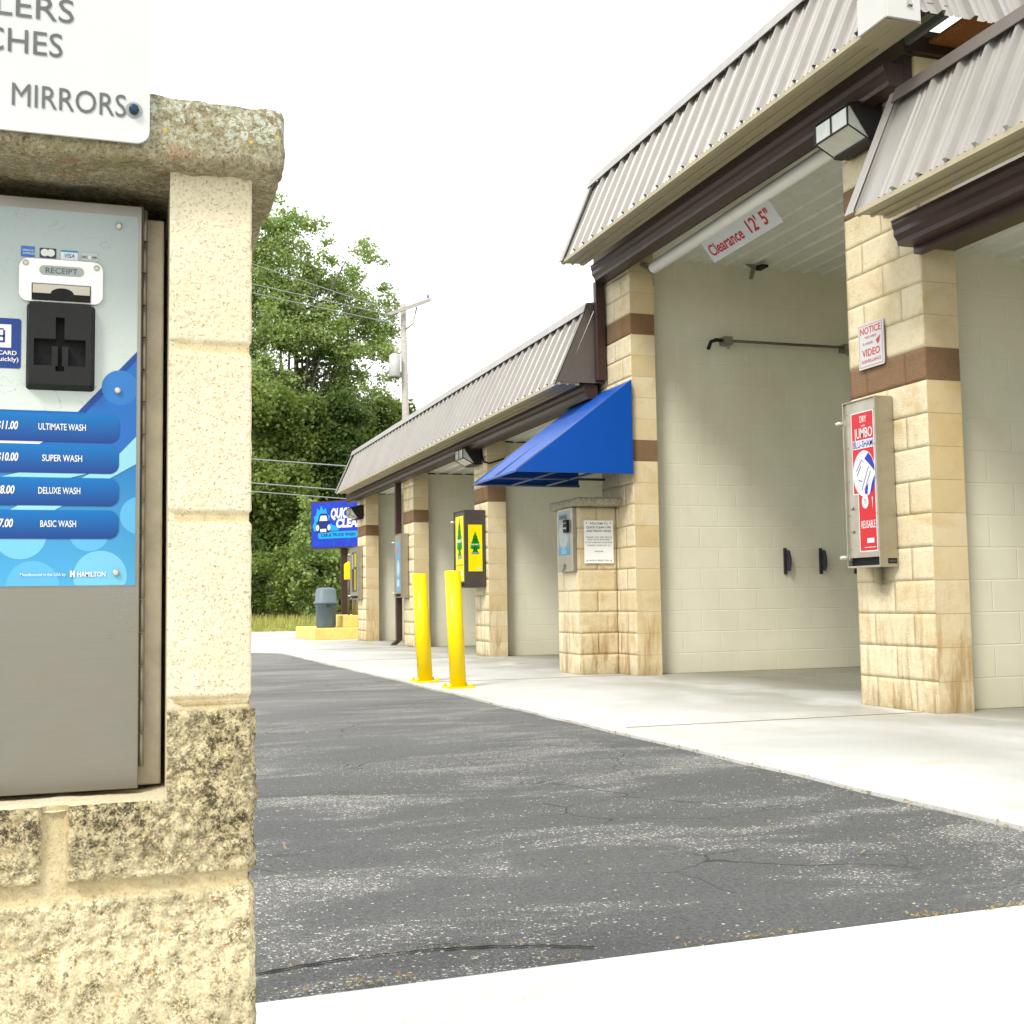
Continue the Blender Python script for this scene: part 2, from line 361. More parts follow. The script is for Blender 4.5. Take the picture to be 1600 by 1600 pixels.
class Frame:
    """a flat face in the world: origin, u (viewer's right), v (up), n (towards viewer)"""
    def __init__(s, o, u, v): s.o = Vector(o); s.u = Vector(u).normalized(); s.v = Vector(v).normalized(); s.n = s.u.cross(s.v)
    def p(s, a, b, h=0.): return s.o + s.u * a + s.v * b + s.n * h
def FY(y): return Frame((0, y, 0), (1, 0, 0), (0, 0, 1))          # faces -Y, u = X
def FX(x): return Frame((x, 0, 0), (0, -1, 0), (0, 0, 1))         # faces -X, u = -Y
def poly(mb, fr, pts, h=.0008, mi=0): mb.face([fr.p(a, b, h) for a, b in pts], mi)
def rect(x0, y0, x1, y1): return [(x0, y0), (x1, y0), (x1, y1), (x0, y1)]
def rrect(x0, y0, x1, y1, r, n=6, cor=(1, 1, 1, 1)):
    P = []
    for i, (cx, cy, a0) in enumerate(((x1 - r, y0 + r, -90), (x1 - r, y1 - r, 0), (x0 + r, y1 - r, 90), (x0 + r, y0 + r, 180))):
        if cor[i]:
            for k in range(n + 1):
                a = R_(a0 + 90 * k / n); P.append((cx + r * math.cos(a), cy + r * math.sin(a)))
        else: P.append(((x1, y0), (x1, y1), (x0, y1), (x0, y0))[i])
    return P
def circ(cx, cy, rx, ry=None, n=24):
    ry = ry or rx; return [(cx + rx * math.cos(2 * math.pi * k / n), cy + ry * math.sin(2 * math.pi * k / n)) for k in range(n)]
def slab(mb, fr, pts, h0, h1, mi=0): mb.prism([fr.p(a, b, h0) for a, b in pts], fr.n * (h1 - h0), mi)
_tc = {}
def text_mesh(s, bold):
    if (s, bold) in _tc: return _tc[(s, bold)]
    c = bpy.data.curves.new('t', 'FONT'); c.body = s; c.size = 1; c.offset = bold; c.resolution_u = 3
    o = bpy.data.objects.new('t', c); COL.objects.link(o); dg = bpy.context.evaluated_depsgraph_get(); dg.update()
    me = bpy.data.meshes.new_from_object(o.evaluated_get(dg))
    V = [(v.co.x, v.co.y) for v in me.vertices]; Fc = [tuple(p.vertices) for p in me.polygons]
    bpy.data.objects.remove(o); bpy.data.curves.remove(c); bpy.data.meshes.remove(me)
    _tc[(s, bold)] = (V, Fc); return V, Fc
def text(mb, fr, s, x0, x1, y0, h, bold=.012, off=.0012, mi=0, shear=0., align=None):
    """write s between x0 and x1, base line y0, capital height h; align L/R/C keeps natural width instead"""
    V, Fc = text_mesh(s, bold)
    H, _ = text_mesh('H', bold); hb = min(b for a, b in H); ht = max(b for a, b in H) - hb
    a0 = min(a for a, b in V); a1 = max(a for a, b in V); sy = h / ht
    if align: 
        w = (a1 - a0) * sy
        if align == 'R': x0 = x1 - w
        elif align == 'C': m = (x0 + x1) / 2; x0 = m - w / 2; x1 = m + w / 2
        else: x1 = x0 + w
    sx = (x1 - x0) / (a1 - a0); k = len(mb.v)
    for a, b in V:
        yy = (b - hb) * sy; mb.v.append(tuple(fr.p(x0 + (a - a0) * sx + yy * shear, y0 + yy, off)))
    for f in Fc: mb.f.append(tuple(k + i for i in f)); mb.mi.append(mi); mb.ti.append(0.); mb.sm.append(False)

# ================================================================== GROUND
def sheet(name, pts, z, mat, sub=None):
    mb = MB(); mb.face([(x, y, z) for x, y in pts]); return struct(mb.build(name, mat))
def grass_ground():
    t = NT('field_grass_ground'); p = t.pos(); n = t.noise(p, .6, 5, .7); n2 = t.noise(p, 9, 4, .7)
    return t.done(t.mix(n2, t.mix(n, (.075, .09, .02, 1), (.17, .15, .05, 1)), (.1, .13, .03, 1)), .95)
sheet('ground', [(-600, -600), (600, -600), (600, 600), (-600, 600)], -.03, grass_ground())
sheet('road', [(-200, 24.6), (200, 24.6), (200, 34.2), (-200, 34.2)], -.006, M_road)
sheet('concrete_crossing', [(-40, 18.7), (40, 18.7), (40, 24.62), (-40, 24.62)], -.002, M_farcon)
# asphalt drive with an uneven edge
mb = MB()
edge = [(2.66, 1.6), (2.65, 3.05)] + [(2.66 - .012 * (y - 3) + rnd.uniform(-.02, .02), y) for y in np.arange(3.4, 18.6, .45)] + [(2.17, 18.85)]
mb.face([(x, y, .002) for x, y in [(-14, 1.6)] + edge + [(-14, 18.85)]]); struct(mb.build('asphalt_drive', M_asphalt))
# apron running into the bays, thin step above the asphalt
mb = MB()
ap = [(2.68, -2.)] + [(x + .01, y) for x, y in edge] + [(2.1, 20.5), (2.1, 23.6), (13, 23.6), (13, -2)]
mb.prism([(x, y, -.02) for x, y in ap], (0, 0, .034)); struct(mb.build('apron', M_apron))
mb = MB(); mb.prism([(x, y, -.02) for x, y in [(-8, -3), (9, -3), (9, -2.1), (2.69, -2.1), (2.69, 2.335), (2.01, 2.315), (.27, 2.265), (-8, 2.05)]], (0, 0, .027))
struct(mb.build('foreground_slab', M_slab, bevel=.006))
# joints in the apron
mb = MB()
for y in (6.2, 10.5, 15.1, 19.1):
    mb.box((2.75, y - .006, .0125), (12.5, y + .006, .0165))
struct(mb.build('apron_joint', plain('joint_grime', (150, 140, 110), .9)))
# long crack in the asphalt beside the slab
mb = MB(); cr = []
for i in range(46):
    s = i / 45; x = .24 + s * .73; y = 2.43 + .075 * math.sin(s * 2.6) - .10 * s * s + rnd.uniform(-.006, .006); cr.append((x, y, .0035 + .009 * abs(noise.noise((x * 14, 3, 1)))))
for a, b in zip(cr, cr[1:]): mb.face([(a[0], a[1] - a[2], .006), (b[0], b[1] - b[2], .006), (b[0], b[1] + b[2] * .5, .006), (a[0], a[1] + a[2] * .5, .006)])
for (x, y, l, an) in ((.62, 2.49, .10, 70), (.45, 2.5, .12, 200), (.3, 3.5, .5, 40), (.9, 4.6, .5, 120)):
    px, py = x, y
    for k in range(12):
        an += rnd.uniform(-28, 28); qx = px + l / 12 * math.cos(R_(an)); qy = py + l / 12 * math.sin(R_(an)); w = .0016
        mb.face([(px - w, py - w, .0062), (qx - w, qy - w, .0062), (qx + w, qy + w, .0062), (px + w, py + w, .0062)]); px, py = qx, qy
struct(mb.build('asphalt_crack', plain('crack_dark', (34, 30, 24), .95)))
# dead grass and grit caught in the joints
mb = MB()
def litter(x, y, z, s):
    a = rnd.uniform(0, 6.28); e = rnd.uniform(.1, .7) * s; dx, dy = math.cos(a) * s, math.sin(a) * s
    w = s * rnd.uniform(.12, .4); px, py = -math.sin(a) * w, math.cos(a) * w
    mb.face([(x, y, z), (x + dx * .5 + px, y + dy * .5 + py, z + e * .6), (x + dx, y + dy, z + e), (x + dx * .5 - px, y + dy * .5 - py, z + e * .4)], 0, rnd.random())
for i in range(650):
    s = rnd.random(); x = .05 + 3.0 * s; y = 2.262 + .03 * s + rnd.gauss(0.02, .012)
    if noise.noise((x * 3.5, 0, 5)) > -.05: litter(x, y + .012, .008, rnd.uniform(.004, .014))
for i in range(900):
    y = rnd.uniform(2.4, 18); x = 2.655 - .012 * max(0, y - 3) + rnd.gauss(-.02, .015); litter(x, y, .01, rnd.uniform(.006, .02))
for i in range(60): litter(rnd.uniform(.3, 2.5), rnd.uniform(2.4, 7), .008, rnd.uniform(.008, .02))
for i in range(40): k = rnd.choice(cr); litter(k[0], k[1], .008, rnd.uniform(.004, .012))
o = mb.build('leaf_litter', mat_leaf('dry_litter', (.42, .3, .1), (.3, .2, .07), (.5, .4, .2))); tag(o, 'dry grass bits and leaf crumbs along the pavement joints', 'litter', kind='stuff')

# ================================================================== FOREGROUND MASONRY HOUSING
kio = thing('masonry_housing', (-.13, 1.5, 0), 'weathered cream split-block housing with lichen-covered stone cap around the pay terminal in the foreground', 'masonry housing')
JO = [.05, .2405, .4311, .6172, .8164, 1.0024, 1.197]     # bed joints
def k_feat(x, z):
    """returns depth (out is +), mortar, rough, mould"""
    i = max([k for k, j in enumerate(JO) if z >= j] or [0])
    nb = noise.noise((x * 5, z * 5, 2)) * .003
    d = min(abs(z - j) for j in JO)
    rough = 1. if z < .617 else 0.
    # head joints
    if i <= 0: hj = [-.33, -.11, .08]
    elif i == 1: hj = [-.40, -.21]
    elif i == 2: hj = [-.35, -.047]
    else: hj = []
    mw = .008 if z > .6 else .011
    dh = min([abs(x - h) for h in hj] or [9])
    if i == 2: dh = max(0, dh - .004)
    mort = 0
    mort = max(mort, 1 - max(0, (d - mw * .45 + nb)) / (mw * .55)); mort = max(mort, 1 - max(0, (dh - mw * .45 + nb)) / (mw * .55)); mort = min(1, max(0, mort))
    if z > 1.19: mort *= .0
    # the L-shaped corner block has no joint at .617 right part?  keep the joint light
    r = 0
    if rough:
        P = (x * 17, 0, z * 17)
        r = .011 * (noise.fractal(P, .75, 2.1, 5) * .55 + .35) + .0045 * noise.noise((x * 90, 1, z * 90)) + .0022 * noise.noise((x * 240, 1, z * 240))
    else:
        r = .0009 * noise.noise((x * 60, 5, z * 60)) + .0006 * noise.noise((x * 200, 5, z * 200))
        if noise.noise((x * 230, 9, z * 230)) > .42: r -= .0014
    dep = r * (1 - mort) - mort * (.0035 if not rough else .006)
    mould = 0
    if i == 2 and z < .54: mould = min(1, max(0, 1.15 - (.54 - z) * 6 + noise.noise((x * 9, 2, z * 9)) * .5))
    if i == 3 or (i == 2 and z >= .52): mould = .0
    if .431 < z < .617 and x > .05: mould = min(1, max(0, .75 + noise.noise((x * 12, 2, z * 12)) * .7 - max(0, z - .60) * 8))
    if i == 1: mould = max(0, noise.noise((x * 7, 4, z * 9)) * .9 + .06)
    return dep, mort, rough, max(0, min(1, mould))
XL, XR, OL, OR, SILL, YF = -.42, .1505, -.31, .0629, .519, 1.335
def k_grid():
    xs = list(np.arange(XL, -.14, .008)) + list(np.arange(-.14, XR + .0001, .0022)); zs = list(np.arange(-.02, .36, .006)) + list(np.arange(.36, 1.1965, .0022)) + [1.197]
    V = []; at = []; idx = {}; Fc = []
    def vert(i, j):
        if (i, j) in idx: return idx[(i, j)]
        x, z = xs[i], zs[j]
        d, m, r, mo = k_feat(x, z)
        xx = x
        if i == len(xs) - 1:
            xx = x + (.0045 + .005 * noise.noise((3, 1, z * 26)) + .003 * noise.noise((3, 1, z * 90)) if r else .001 * noise.noise((3, 1, z * 60))) * (1 - m) - m * .003; d = -.006 if r else -.002
        idx[(i, j)] = len(V); V.append((xx, YF - d, z)); at.append((m, r, mo)); return idx[(i, j)]
    for i in range(len(xs) - 1):
        for j in range(len(zs) - 1):
            xc, zc = (xs[i] + xs[i + 1]) / 2, (zs[j] + zs[j + 1]) / 2
            if OL < xc < OR and zc > SILL: continue
            Fc.append((vert(i, j), vert(i + 1, j), vert(i + 1, j + 1), vert(i, j + 1)))
    # right side wall
    n = len(zs); last = len(xs) - 1
    ys = [YF + .006 + k * .02 for k in range(15)]
    pv = [idx[(last, j)] for j in range(n)]
    for y in ys:
        cu = []
        for j in range(n):
            z = zs[j]; d, m, r, mo = k_feat(.14, z)
            jit = (.004 + .006 * noise.noise((y * 26, 1, z * 26)) if r else 0) * (1 - m) - m * .003
            cu.append(len(V)); V.append((XR + jit, y, z)); at.append((m, r, mo))
        for j in range(n - 1): Fc.append((pv[j], cu[j], cu[j + 1], pv[j + 1]))
        pv = cu
    return V, Fc, at
V, Fc, at = k_grid()
me = bpy.data.meshes.new('block_face'); me.from_pydata([(v[0] + .13, v[1] - 1.5, v[2]) for v in V], [], Fc); me.materials.append(M_kb)
at = np.array(at, dtype=np.float32)
for k, nm in enumerate(('mortar', 'rough', 'mould')):
    a = me.attributes.new(nm, 'FLOAT', 'POINT'); a.data.foreach_set('value', at[:, k].copy())
me.polygons.foreach_set('use_smooth', [True] * len(me.polygons)); me.update()
o = bpy.data.objects.new('block_face', me); COL.objects.link(o); o.parent = kio
mb = MB()   # reveals, sill, niche back, left side and rear
mb.box((OL - .003, YF + .003, SILL), (OL, 1.62, 1.197)); mb.face([(XL, YF, 0), (XL, 1.62, 0), (XL, 1.62, 1.197), (XL, YF, 1.197)])
mb.prism([(OR + .0, YF + .0015, SILL), (OR + .0015, YF + .03, SILL), (OR + .0045, 1.62, SILL), (OR + .02, 1.62, SILL), (OR + .02, YF + .0075, SILL)], (0, 0, 1.196 - SILL))
mb.box((XL + .01, 1.585, 0), (XR - .004, 1.62, 1.196)); mb.box((XL + .01, YF + .015, 0), (XR - .02, 1.585, .505))
sx = np.linspace(OL, OR + .004, 40)
for a, b in zip(sx, sx[1:]):
    for y0, y1 in ((YF + .001, YF + .03), (YF + .03, 1.42), (1.42, 1.585)):
        q = lambda x, y: (x, y, SILL - .0015 + .0035 * noise.noise((x * 30, y * 30, 0)) - (.004 if y < YF + .01 else 0))
        mb.face([q(a, y0), q(b, y0), q(b, y1), q(a, y1)], 0, 0, True)
mb.build('niche_lining', M_kb, kio)
# capstone
def capstone(name, x0, x1, y0, y1, z0, z1, cell, amp, rad, parent, mat, seed=0, slope=0.):
    bm = bmesh.new(); nx, ny, nz = [max(2, int(round(a / cell))) for a in (x1 - x0, y1 - y0, z1 - z0)]
    mbc = MB(); 
    def P(a, b, c):
        x, y, z = x0 + (x1 - x0) * a, y0 + (y1 - y0) * b, z0 + (z1 - z0) * c
        cx, cy, cz = min(max(x, x0 + rad), x1 - rad), min(max(y, y0 + rad), y1 - rad), min(max(z, z0 + rad), z1 - rad)
        d = Vector((x - cx, y - cy, z - cz)); L = d.length
        if L > 1e-9: d = d / L * min(L, rad)
        q = Vector((cx, cy, cz)) + d; dn = d.normalized() if L > 1e-9 else Vector((0, 0, 0))
        f = amp * (noise.fractal((q.x * 9 + seed, q.y * 9, q.z * 9), .8, 2.2, 5) * .9) + amp * .35 * noise.noise((q.x * 60, q.y * 60, q.z * 60 + seed))
        q = q + dn * f; q.z += slope * (q.y - y0)
        return tuple(q)
    def side(fn, n, m):
        for i in range(n):
            for j in range(m): mbc.face([fn(i / n, j / m), fn((i + 1) / n, j / m), fn((i + 1) / n, (j + 1) / m), fn(i / n, (j + 1) / m)], 0, 0, True)
    side(lambda a, c: P(a, 0, c), nx, nz); side(lambda a, c: P(a, 1, c), nx, nz); side(lambda b, c: P(0, b, c), ny, nz); side(lambda b, c: P(1, b, c), ny, nz)
    side(lambda a, b: P(a, b, 0), nx, ny); side(lambda a, b: P(a, b, 1), nx, ny)
    o = mbc.build(name, mat, parent); me = o.data; bm.from_mesh(me); bmesh.ops.remove_doubles(bm, verts=bm.verts, dist=1e-5); bmesh.ops.recalc_face_normals(bm, faces=bm.faces); bm.to_mesh(me); bm.free()
    return o
capstone('capstone', -.46, .186, 1.300, 1.75, 1.196, 1.270, .0055, .006, .012, kio, M_cap, 3)

# ---- pay terminal
DY = 1.40
pt = thing('pay_terminal', (-.115, 1.47, .52), 'stainless steel pay terminal with blue wash price menu and card reader, in the foreground', 'payment terminal')
mb = MB(); mb.box((-.285, DY + .03, .5215), (.0606, DY + .05, 1.1695)); mb.build('mounting_flange', plain('worn_flange_metal', (214, 202, 178), .45, .1, .3, 18, k=.8), pt, .002)
mb = MB(); mb.box((-.262, DY + .004, .535), (.028, DY + .0695, 1.168)); mb.build('cabinet', M_steeldk, pt)
mb = MB(); mb.box((-.268, DY, .5225), (.0355, DY + .0038, 1.1745)); mb.box((-.268, DY + .0038, .5225), (-.264, DY + .03, 1.1745)); mb.box((.0316, DY + .0038, .5225), (.0355, DY + .016, 1.1745)); mb.box((-.268, DY + .0038, 1.17), (.0355, DY + .03, 1.1745))
mb.build('door', M_steel, pt, .0012)
mb = MB()
for k in range(17):
    z = .545 + k * .037; mb.tube([(.0385, DY + .010, z), (.0385, DY + .010, z + .0358)], .0032, 10)
mb.build('hinge', M_steeldk, pt)
fr = FY(DY - .0002)
Mpan = NT('panel_print'); _p = Mpan.pos(); _z = Mpan.sep(_p)[2]
_n = Mpan.noise(_p, 9, 4, .6, 2.5); _w = Mpan.math('ABSOLUTE', Mpan.math('SUBTRACT', _n, .5))
_c = Mpan.mix(Mpan.ramp(_z, .93, 1.16), srgb(178, 186, 178), srgb(142, 154, 152))
_c = Mpan.mix(Mpan.math('MULTIPLY', Mpan.math('MULTIPLY', Mpan.ramp(_w, .006, .002), Mpan.ramp(Mpan.noise(_p, 5, 2), .45, .6)), .5), _c, srgb(96, 110, 116))
Mpan = Mpan.done(_c, .22)
pan = MB(); slab(pan, fr, rrect(-.262, .7445, .0308, 1.1612, .003), 0, .0012); pan = pan.build('graphic_panel', Mpan, pt)
fr = FY(DY - .0014)
Mb1 = mat_grad('print_blue_field', .744, .93, (84, 176, 222), (20, 104, 186))
Mnavy = plain('print_navy', (22, 70, 150), .3, 0, .03); Mpale = plain('print_pale_cyan', (150, 214, 228), .3, 0, .03); Mcirc = plain('print_light_blue', (120, 198, 230), .3, 0, .03); Mmid = plain('print_mid_blue', (30, 108, 190), .3, 0, .03)
mb = MB()
poly(mb, fr, [(-.262, .7447), (.0306, .7447), (.0306, 1.0065), (-.031, .9362), (-.262, .9362)], .0003, 0)
poly(mb, fr, [(.0306, 1.0065), (.0306, .9965), (-.022, .9362), (-.031, .9362)], .0006, 1)
poly(mb, fr, [(.0306, .9965), (.0306, .9105), (-.01, .868), (-.10, .868), (-.022, .9362)], .0006, 4)
poly(mb, fr, [(.0306, .9105), (.0306, .8795), (-.001, .8605), (-.03, .8605), (.006, .883)], .0008, 2)
poly(mb, fr, [(-.262, .903), (-.065, .903), (-.072, .8985), (-.262, .8985)], .0008, 5)
poly(mb, fr, [(-.09, .868), (-.02, .868), (-.04, .8625), (-.11, .8625)], .0009, 2); poly(mb, fr, [(-.09, .8325), (-.045, .8325), (-.055, .8265), (-.10, .8265)], .0009, 2)
poly(mb, fr, [(-.17, .868), (-.11, .868), (-.13, .8625), (-.19, .8625)], .0009, 3)
def clipc(cx, cy, r):
    return [(min(.0304, max(-.26, x)), max(.7449, y)) for x, y in circ(cx, cy, r, None, 40)]
poly(mb, fr, clipc(-.088, .800, .0265), .0005, 3); poly(mb, fr, clipc(-.018, .803, .021), .0005, 6); poly(mb, fr, clipc(.035, .822, .021), .0005, 6)
poly(mb, fr, clipc(-.006, .755, .028), .00055, 3); poly(mb, fr, clipc(-.075, .745, .027), .00052, 6); poly(mb, fr, clipc(.013, .965, .0195), .00065, 7)
Mc2 = plain('print_sky_blue', (96, 182, 226), .3, 0, .03); Mc3 = plain('print_soft_blue', (48, 122, 196), .3, 0, .03)
mb.build('menu_artwork', [Mb1, Mnavy, Mpale, Mcirc, Mmid, M_white2, Mc2, Mc3], pan)
bars = [(.9022, .9339), (.8678, .8994), (.8321, .8629), (.7959, .8272)]
names = [('$11.00', 'ULTIMATE WASH', -.0713), ('$10.00', 'SUPER WASH', -.0670), ('$8.00', 'DELUXE WASH', -.0705), ('$7.00', 'BASIC WASH', -.0680)]
nend = [-.0225, -.0260, -.0275, -.0315]; pend = [-.0925, -.0918, -.0950, -.0960]
for k, (a, b) in enumerate(bars):
    mt = mat_grad('print_price_bar', a, b, (28, 66, 140), (6, 118, 192))
    m_ = MB(); poly(m_, fr, rrect(-.255, a, .0126, b, .0105, 8, (1, 1, 0, 0)), .0012); o = m_.build('price_bar', mt, pan)
for k, (a, b) in enumerate(bars):
    mb = MB(); pz = a + .0128; text(mb, fr, names[k][1], names[k][2], nend[k], pz, .0072, .012, .0018)
    text(mb, fr, names[k][0], pend[k] - (.0212 if k < 2 else .0185), pend[k], pz - .0005, .0092, .028, .0018, shear=.12); mb.build('price_lettering', M_white2, pan)
mb = MB()
text(mb, fr, 'HAMILTON', -.0295, -.0005, .7545, .0055, .02, .0018); 
poly(mb, fr, rect(-.0372, .7542, -.0353, .7612), .0018); poly(mb, fr, rect(-.0338, .7542, -.0319, .7612), .0018); poly(mb, fr, [(-.0353, .7595), (-.0353, .757), (-.0338, .756), (-.0338, .7585)], .0018)
text(mb, fr, 'Manufactured in the USA by', -.0875, -.0415, .7555, .0032, .004, .0018)
mb.build('maker_lettering', M_white2, pan)
# payment card marks
mb = MB()
poly(mb, fr, rect(-.0918, 1.1063, -.0778, 1.1182), .0006, 0); text(mb, fr, 'AMERICAN', -.0905, -.079, 1.1125, .0022, .01, .001, 1); text(mb, fr, 'EXPRESS', -.0895, -.078, 1.109, .0022, .01, .001, 1)
poly(mb, fr, rrect(-.0727, 1.1065, -.0555, 1.1175, .001), .0006, 2); poly(mb, fr, circ(-.0674, 1.1122, .0042), .001, 1); poly(mb, fr, circ(-.0612, 1.1122, .0042), .0012, 1)
poly(mb, fr, rect(-.0508, 1.1055, -.0332, 1.1165), .0006, 1); poly(mb, fr, rect(-.0508, 1.1146, -.0332, 1.1165), .0009, 3); text(mb, fr, 'VISA', -.0478, -.0365, 1.1083, .0046, .012, .001, 3, shear=.2)
poly(mb, fr, rect(-.0295, 1.1055, -.0125, 1.1155), .0006, 4); text(mb, fr, 'DISC', -.029, -.0228, 1.1092, .0026, .008, .001, 2); text(mb, fr, 'VER', -.0185, -.013, 1.1092, .0026, .008, .001, 2); poly(mb, fr, circ(-.0207, 1.1104, .002), .001, 1)
mb.build('card_marks', [plain('mark_blue', (52, 118, 204), .3), M_white2, plain('mark_dark', (58, 62, 64), .3), plain('mark_teal', (20, 140, 190), .3), plain('mark_grey', (196, 204, 204), .3)], pan)
# blue card sticker cut by the frame edge
mb = MB(); slab(mb, fr, rrect(-.140, .9815, -.0903, 1.0365, .003), 0, .0006); st = mb.build('card_sticker', plain('sticker_blue', (26, 62, 140), .3, 0, .04), pan)
mb = MB(); poly(mb, fr, rect(-.126, 1.0040, -.1003, 1.0295), .0009, 0)
poly(mb, fr, rect(-.122, 1.0095, -.1065, 1.0115), .0013, 1); poly(mb, fr, rect(-.122, 1.0155, -.1065, 1.0175), .0013, 1); poly(mb, fr, rect(-.1085, 1.0115, -.1065, 1.023), .0013, 1); poly(mb, fr, rect(-.122, 1.0235, -.108, 1.0250), .0013, 1)
text(mb, fr, 'CARD', -.1135, -.0945, .9960, .0046, .018, .0011); text(mb, fr, 'quickly)', -.1165, -.0925, .9890, .0048, .012, .0011)
mb.build('sticker_lettering', [M_white2, plain('sticker_ink', (26, 62, 140), .3, 0, .04)], pan)
Mscr = plain('bright_screw', (216, 212, 200), .3, .3, .05)
for x, z in ((.0102, 1.1483), (.0105, .9614), (.0103, .7586)):
    mb = MB(); mb.tube([fr.p(x, z, -.001), fr.p(x, z, .0035), fr.p(x, z, .0048)], [.0034, .0034, .002], 16); mb.build('panel_screw', Mscr, pan)
# receipt bezel
rb = MB(); slab(rb, fr, rrect(-.0932, 1.0565, -.0062, 1.1045, .010), 0, .004); rb = rb.build('receipt_bezel', plain('polished_bezel', (244, 243, 238), .3, 0, .03, k=.85), pt, .0006)
mb = MB(); f2 = FY(DY - .0056)
slab(mb, f2, rrect(-.0725, 1.0865, -.0262, 1.0970, .0052), 0, .0006, 0)
slab(mb, f2, rect(-.0800, 1.0580, -.0190, 1.0765), 0, .0012, 1)
poly(mb, f2, [(-.0790, 1.0755), (-.0200, 1.0755), (-.0200, 1.0655), (-.0365, 1.0655)] + [(-.0485 + .012 * math.cos(a), 1.0655 + .0065 * math.sin(a)) for a in np.linspace(0.05, math.pi - .05, 12)] + [(-.0610, 1.0655), (-.0790, 1.0655)], .002, 2)
mb.build('receipt_slot', [plain('bezel_recess', (176, 184, 178), .3), M_blackd, M_steel2], rb)
mb = MB(); text(mb, f2, 'RECEIPT', -.0660, -.0330, 1.0885, .0062, .004, .001); mb.build('receipt_lettering', plain('receipt_ink', (92, 104, 118), .4), rb)
for x, z in ((-.0865, 1.0985), (-.0130, 1.0975)): mb = MB(); mb.tube([f2.p(x, z, 0), f2.p(x, z, .002), f2.p(x, z, .003)], [.0030, .0030, .0015], 14); mb.build('bezel_screw', Mscr, rb)
# card reader: housing with a cross-shaped opening
def reader():
    mb = MB(); x0, x1, z0, z1 = -.0850, -.0140, .9590, 1.0550; f = FY(DY - .0014)
    o = rrect(x0, z0, x1, z1, .004, 5); i = rrect(x0 + .0035, z0 + .0045, x1 - .004, z1 - .002, .003, 5)
    n = len(o)
    for k in range(n):
        j = (k + 1) % n; mb.face([f.p(*o[k], 0), f.p(*o[j], 0), f.p(*i[j], .014), f.p(*i[k], .014)], 0, 0, False)
    cx = (x0 + x1) / 2 - .0005
    cross = [(cx - .0265, .984), (cx - .0265, 1.0135), (cx - .0045, 1.0135), (cx - .0045, 1.0375), (cx + .0045, 1.0375), (cx + .0045, 1.0135), (cx + .0265, 1.0135), (cx + .0265, .984), (cx + .0045, .984), (cx + .0045, .978), (cx - .0045, .978), (cx - .0045, .984)]
    # face plate as strips around the cross
    X0, X1, Z0, Z1 = x0 + .0035, x1 - .004, z0 + .0045, z1 - .002
    for a in (rect(X0, Z0, X1, .978), rect(X0, .978, cx - .0045, .984), rect(cx + .0045, .978, X1, .984), rect(X0, .984, cx - .0265, 1.0135), rect(cx + .0265, .984, X1, 1.0135),
              rect(X0, 1.0135, cx - .0045, 1.0375), rect(cx + .0045, 1.0135, X1, 1.0375), rect(X0, 1.0375, X1, Z1)): poly(mb, f, a, .014)
    m = len(cross)
    for k in range(m):
        j = (k + 1) % m; mb.face([f.p(*cross[k], .014), f.p(*cross[j], .014), f.p(*cross[j], .003), f.p(*cross[k], .003)])
    poly(mb, f, rect(X0, Z0, X1, Z1), .003, 1)
    slab(mb, f, rect(cx - .0085, .984, cx - .0022, 1.006), .003, .011); slab(mb, f, rect(cx + .0022, .984, cx + .0085, 1.006), .003, .011)
    return mb
reader().build('card_reader', [M_black, M_blackd], pt)

# rules sign bolted to the capstone
fr = FY(1.290)
rs = thing('rules_sign', (-.13, 1.296, 1.207), 'white metal rules sign with grey capital letters bolted to the front of the stone cap', 'sign')
rs_plate = MB()
P_ = rrect(-.30, 1.2065, .0392, 1.50, .014, 10); slab(rs_plate, fr, P_, -.003, 0.); pl = rs_plate.build('sign_plate', M_signw, rs)
Mrs = plain('dark_grey_ink', (104, 105, 104), .35, 0, .2, 30)
for st, xa, xb, zz, hh in (('TRAILERS', -.196, -.0372, 1.3265, .0245), ('HITCHES', -.176, -.0478, 1.2885, .0245), ('FOLD IN', -.235, -.110, 1.2320, .0235), ('MIRRORS', -.0955, .0153, 1.2325, .0235)):
    mb = MB(); text(mb, fr, st, xa, xb, zz, hh, .0, .001); mb.build('lettering', Mrs, rs)
mb = MB(); mb.tube([fr.p(.0232, 1.2412, 0), fr.p(.0232, 1.2412, .001)], .0085, 20, 0); mb.tube([fr.p(.0232, 1.2412, .001), fr.p(.0232, 1.2412, .006), fr.p(.0232, 1.2412, .0075)], [.0052, .0050, .003], 8, 1)
mb.build('bolt', [plain('washer', (168, 172, 166), .4, .5), plain('bolt_blue', (40, 66, 92), .35, .4)], rs)

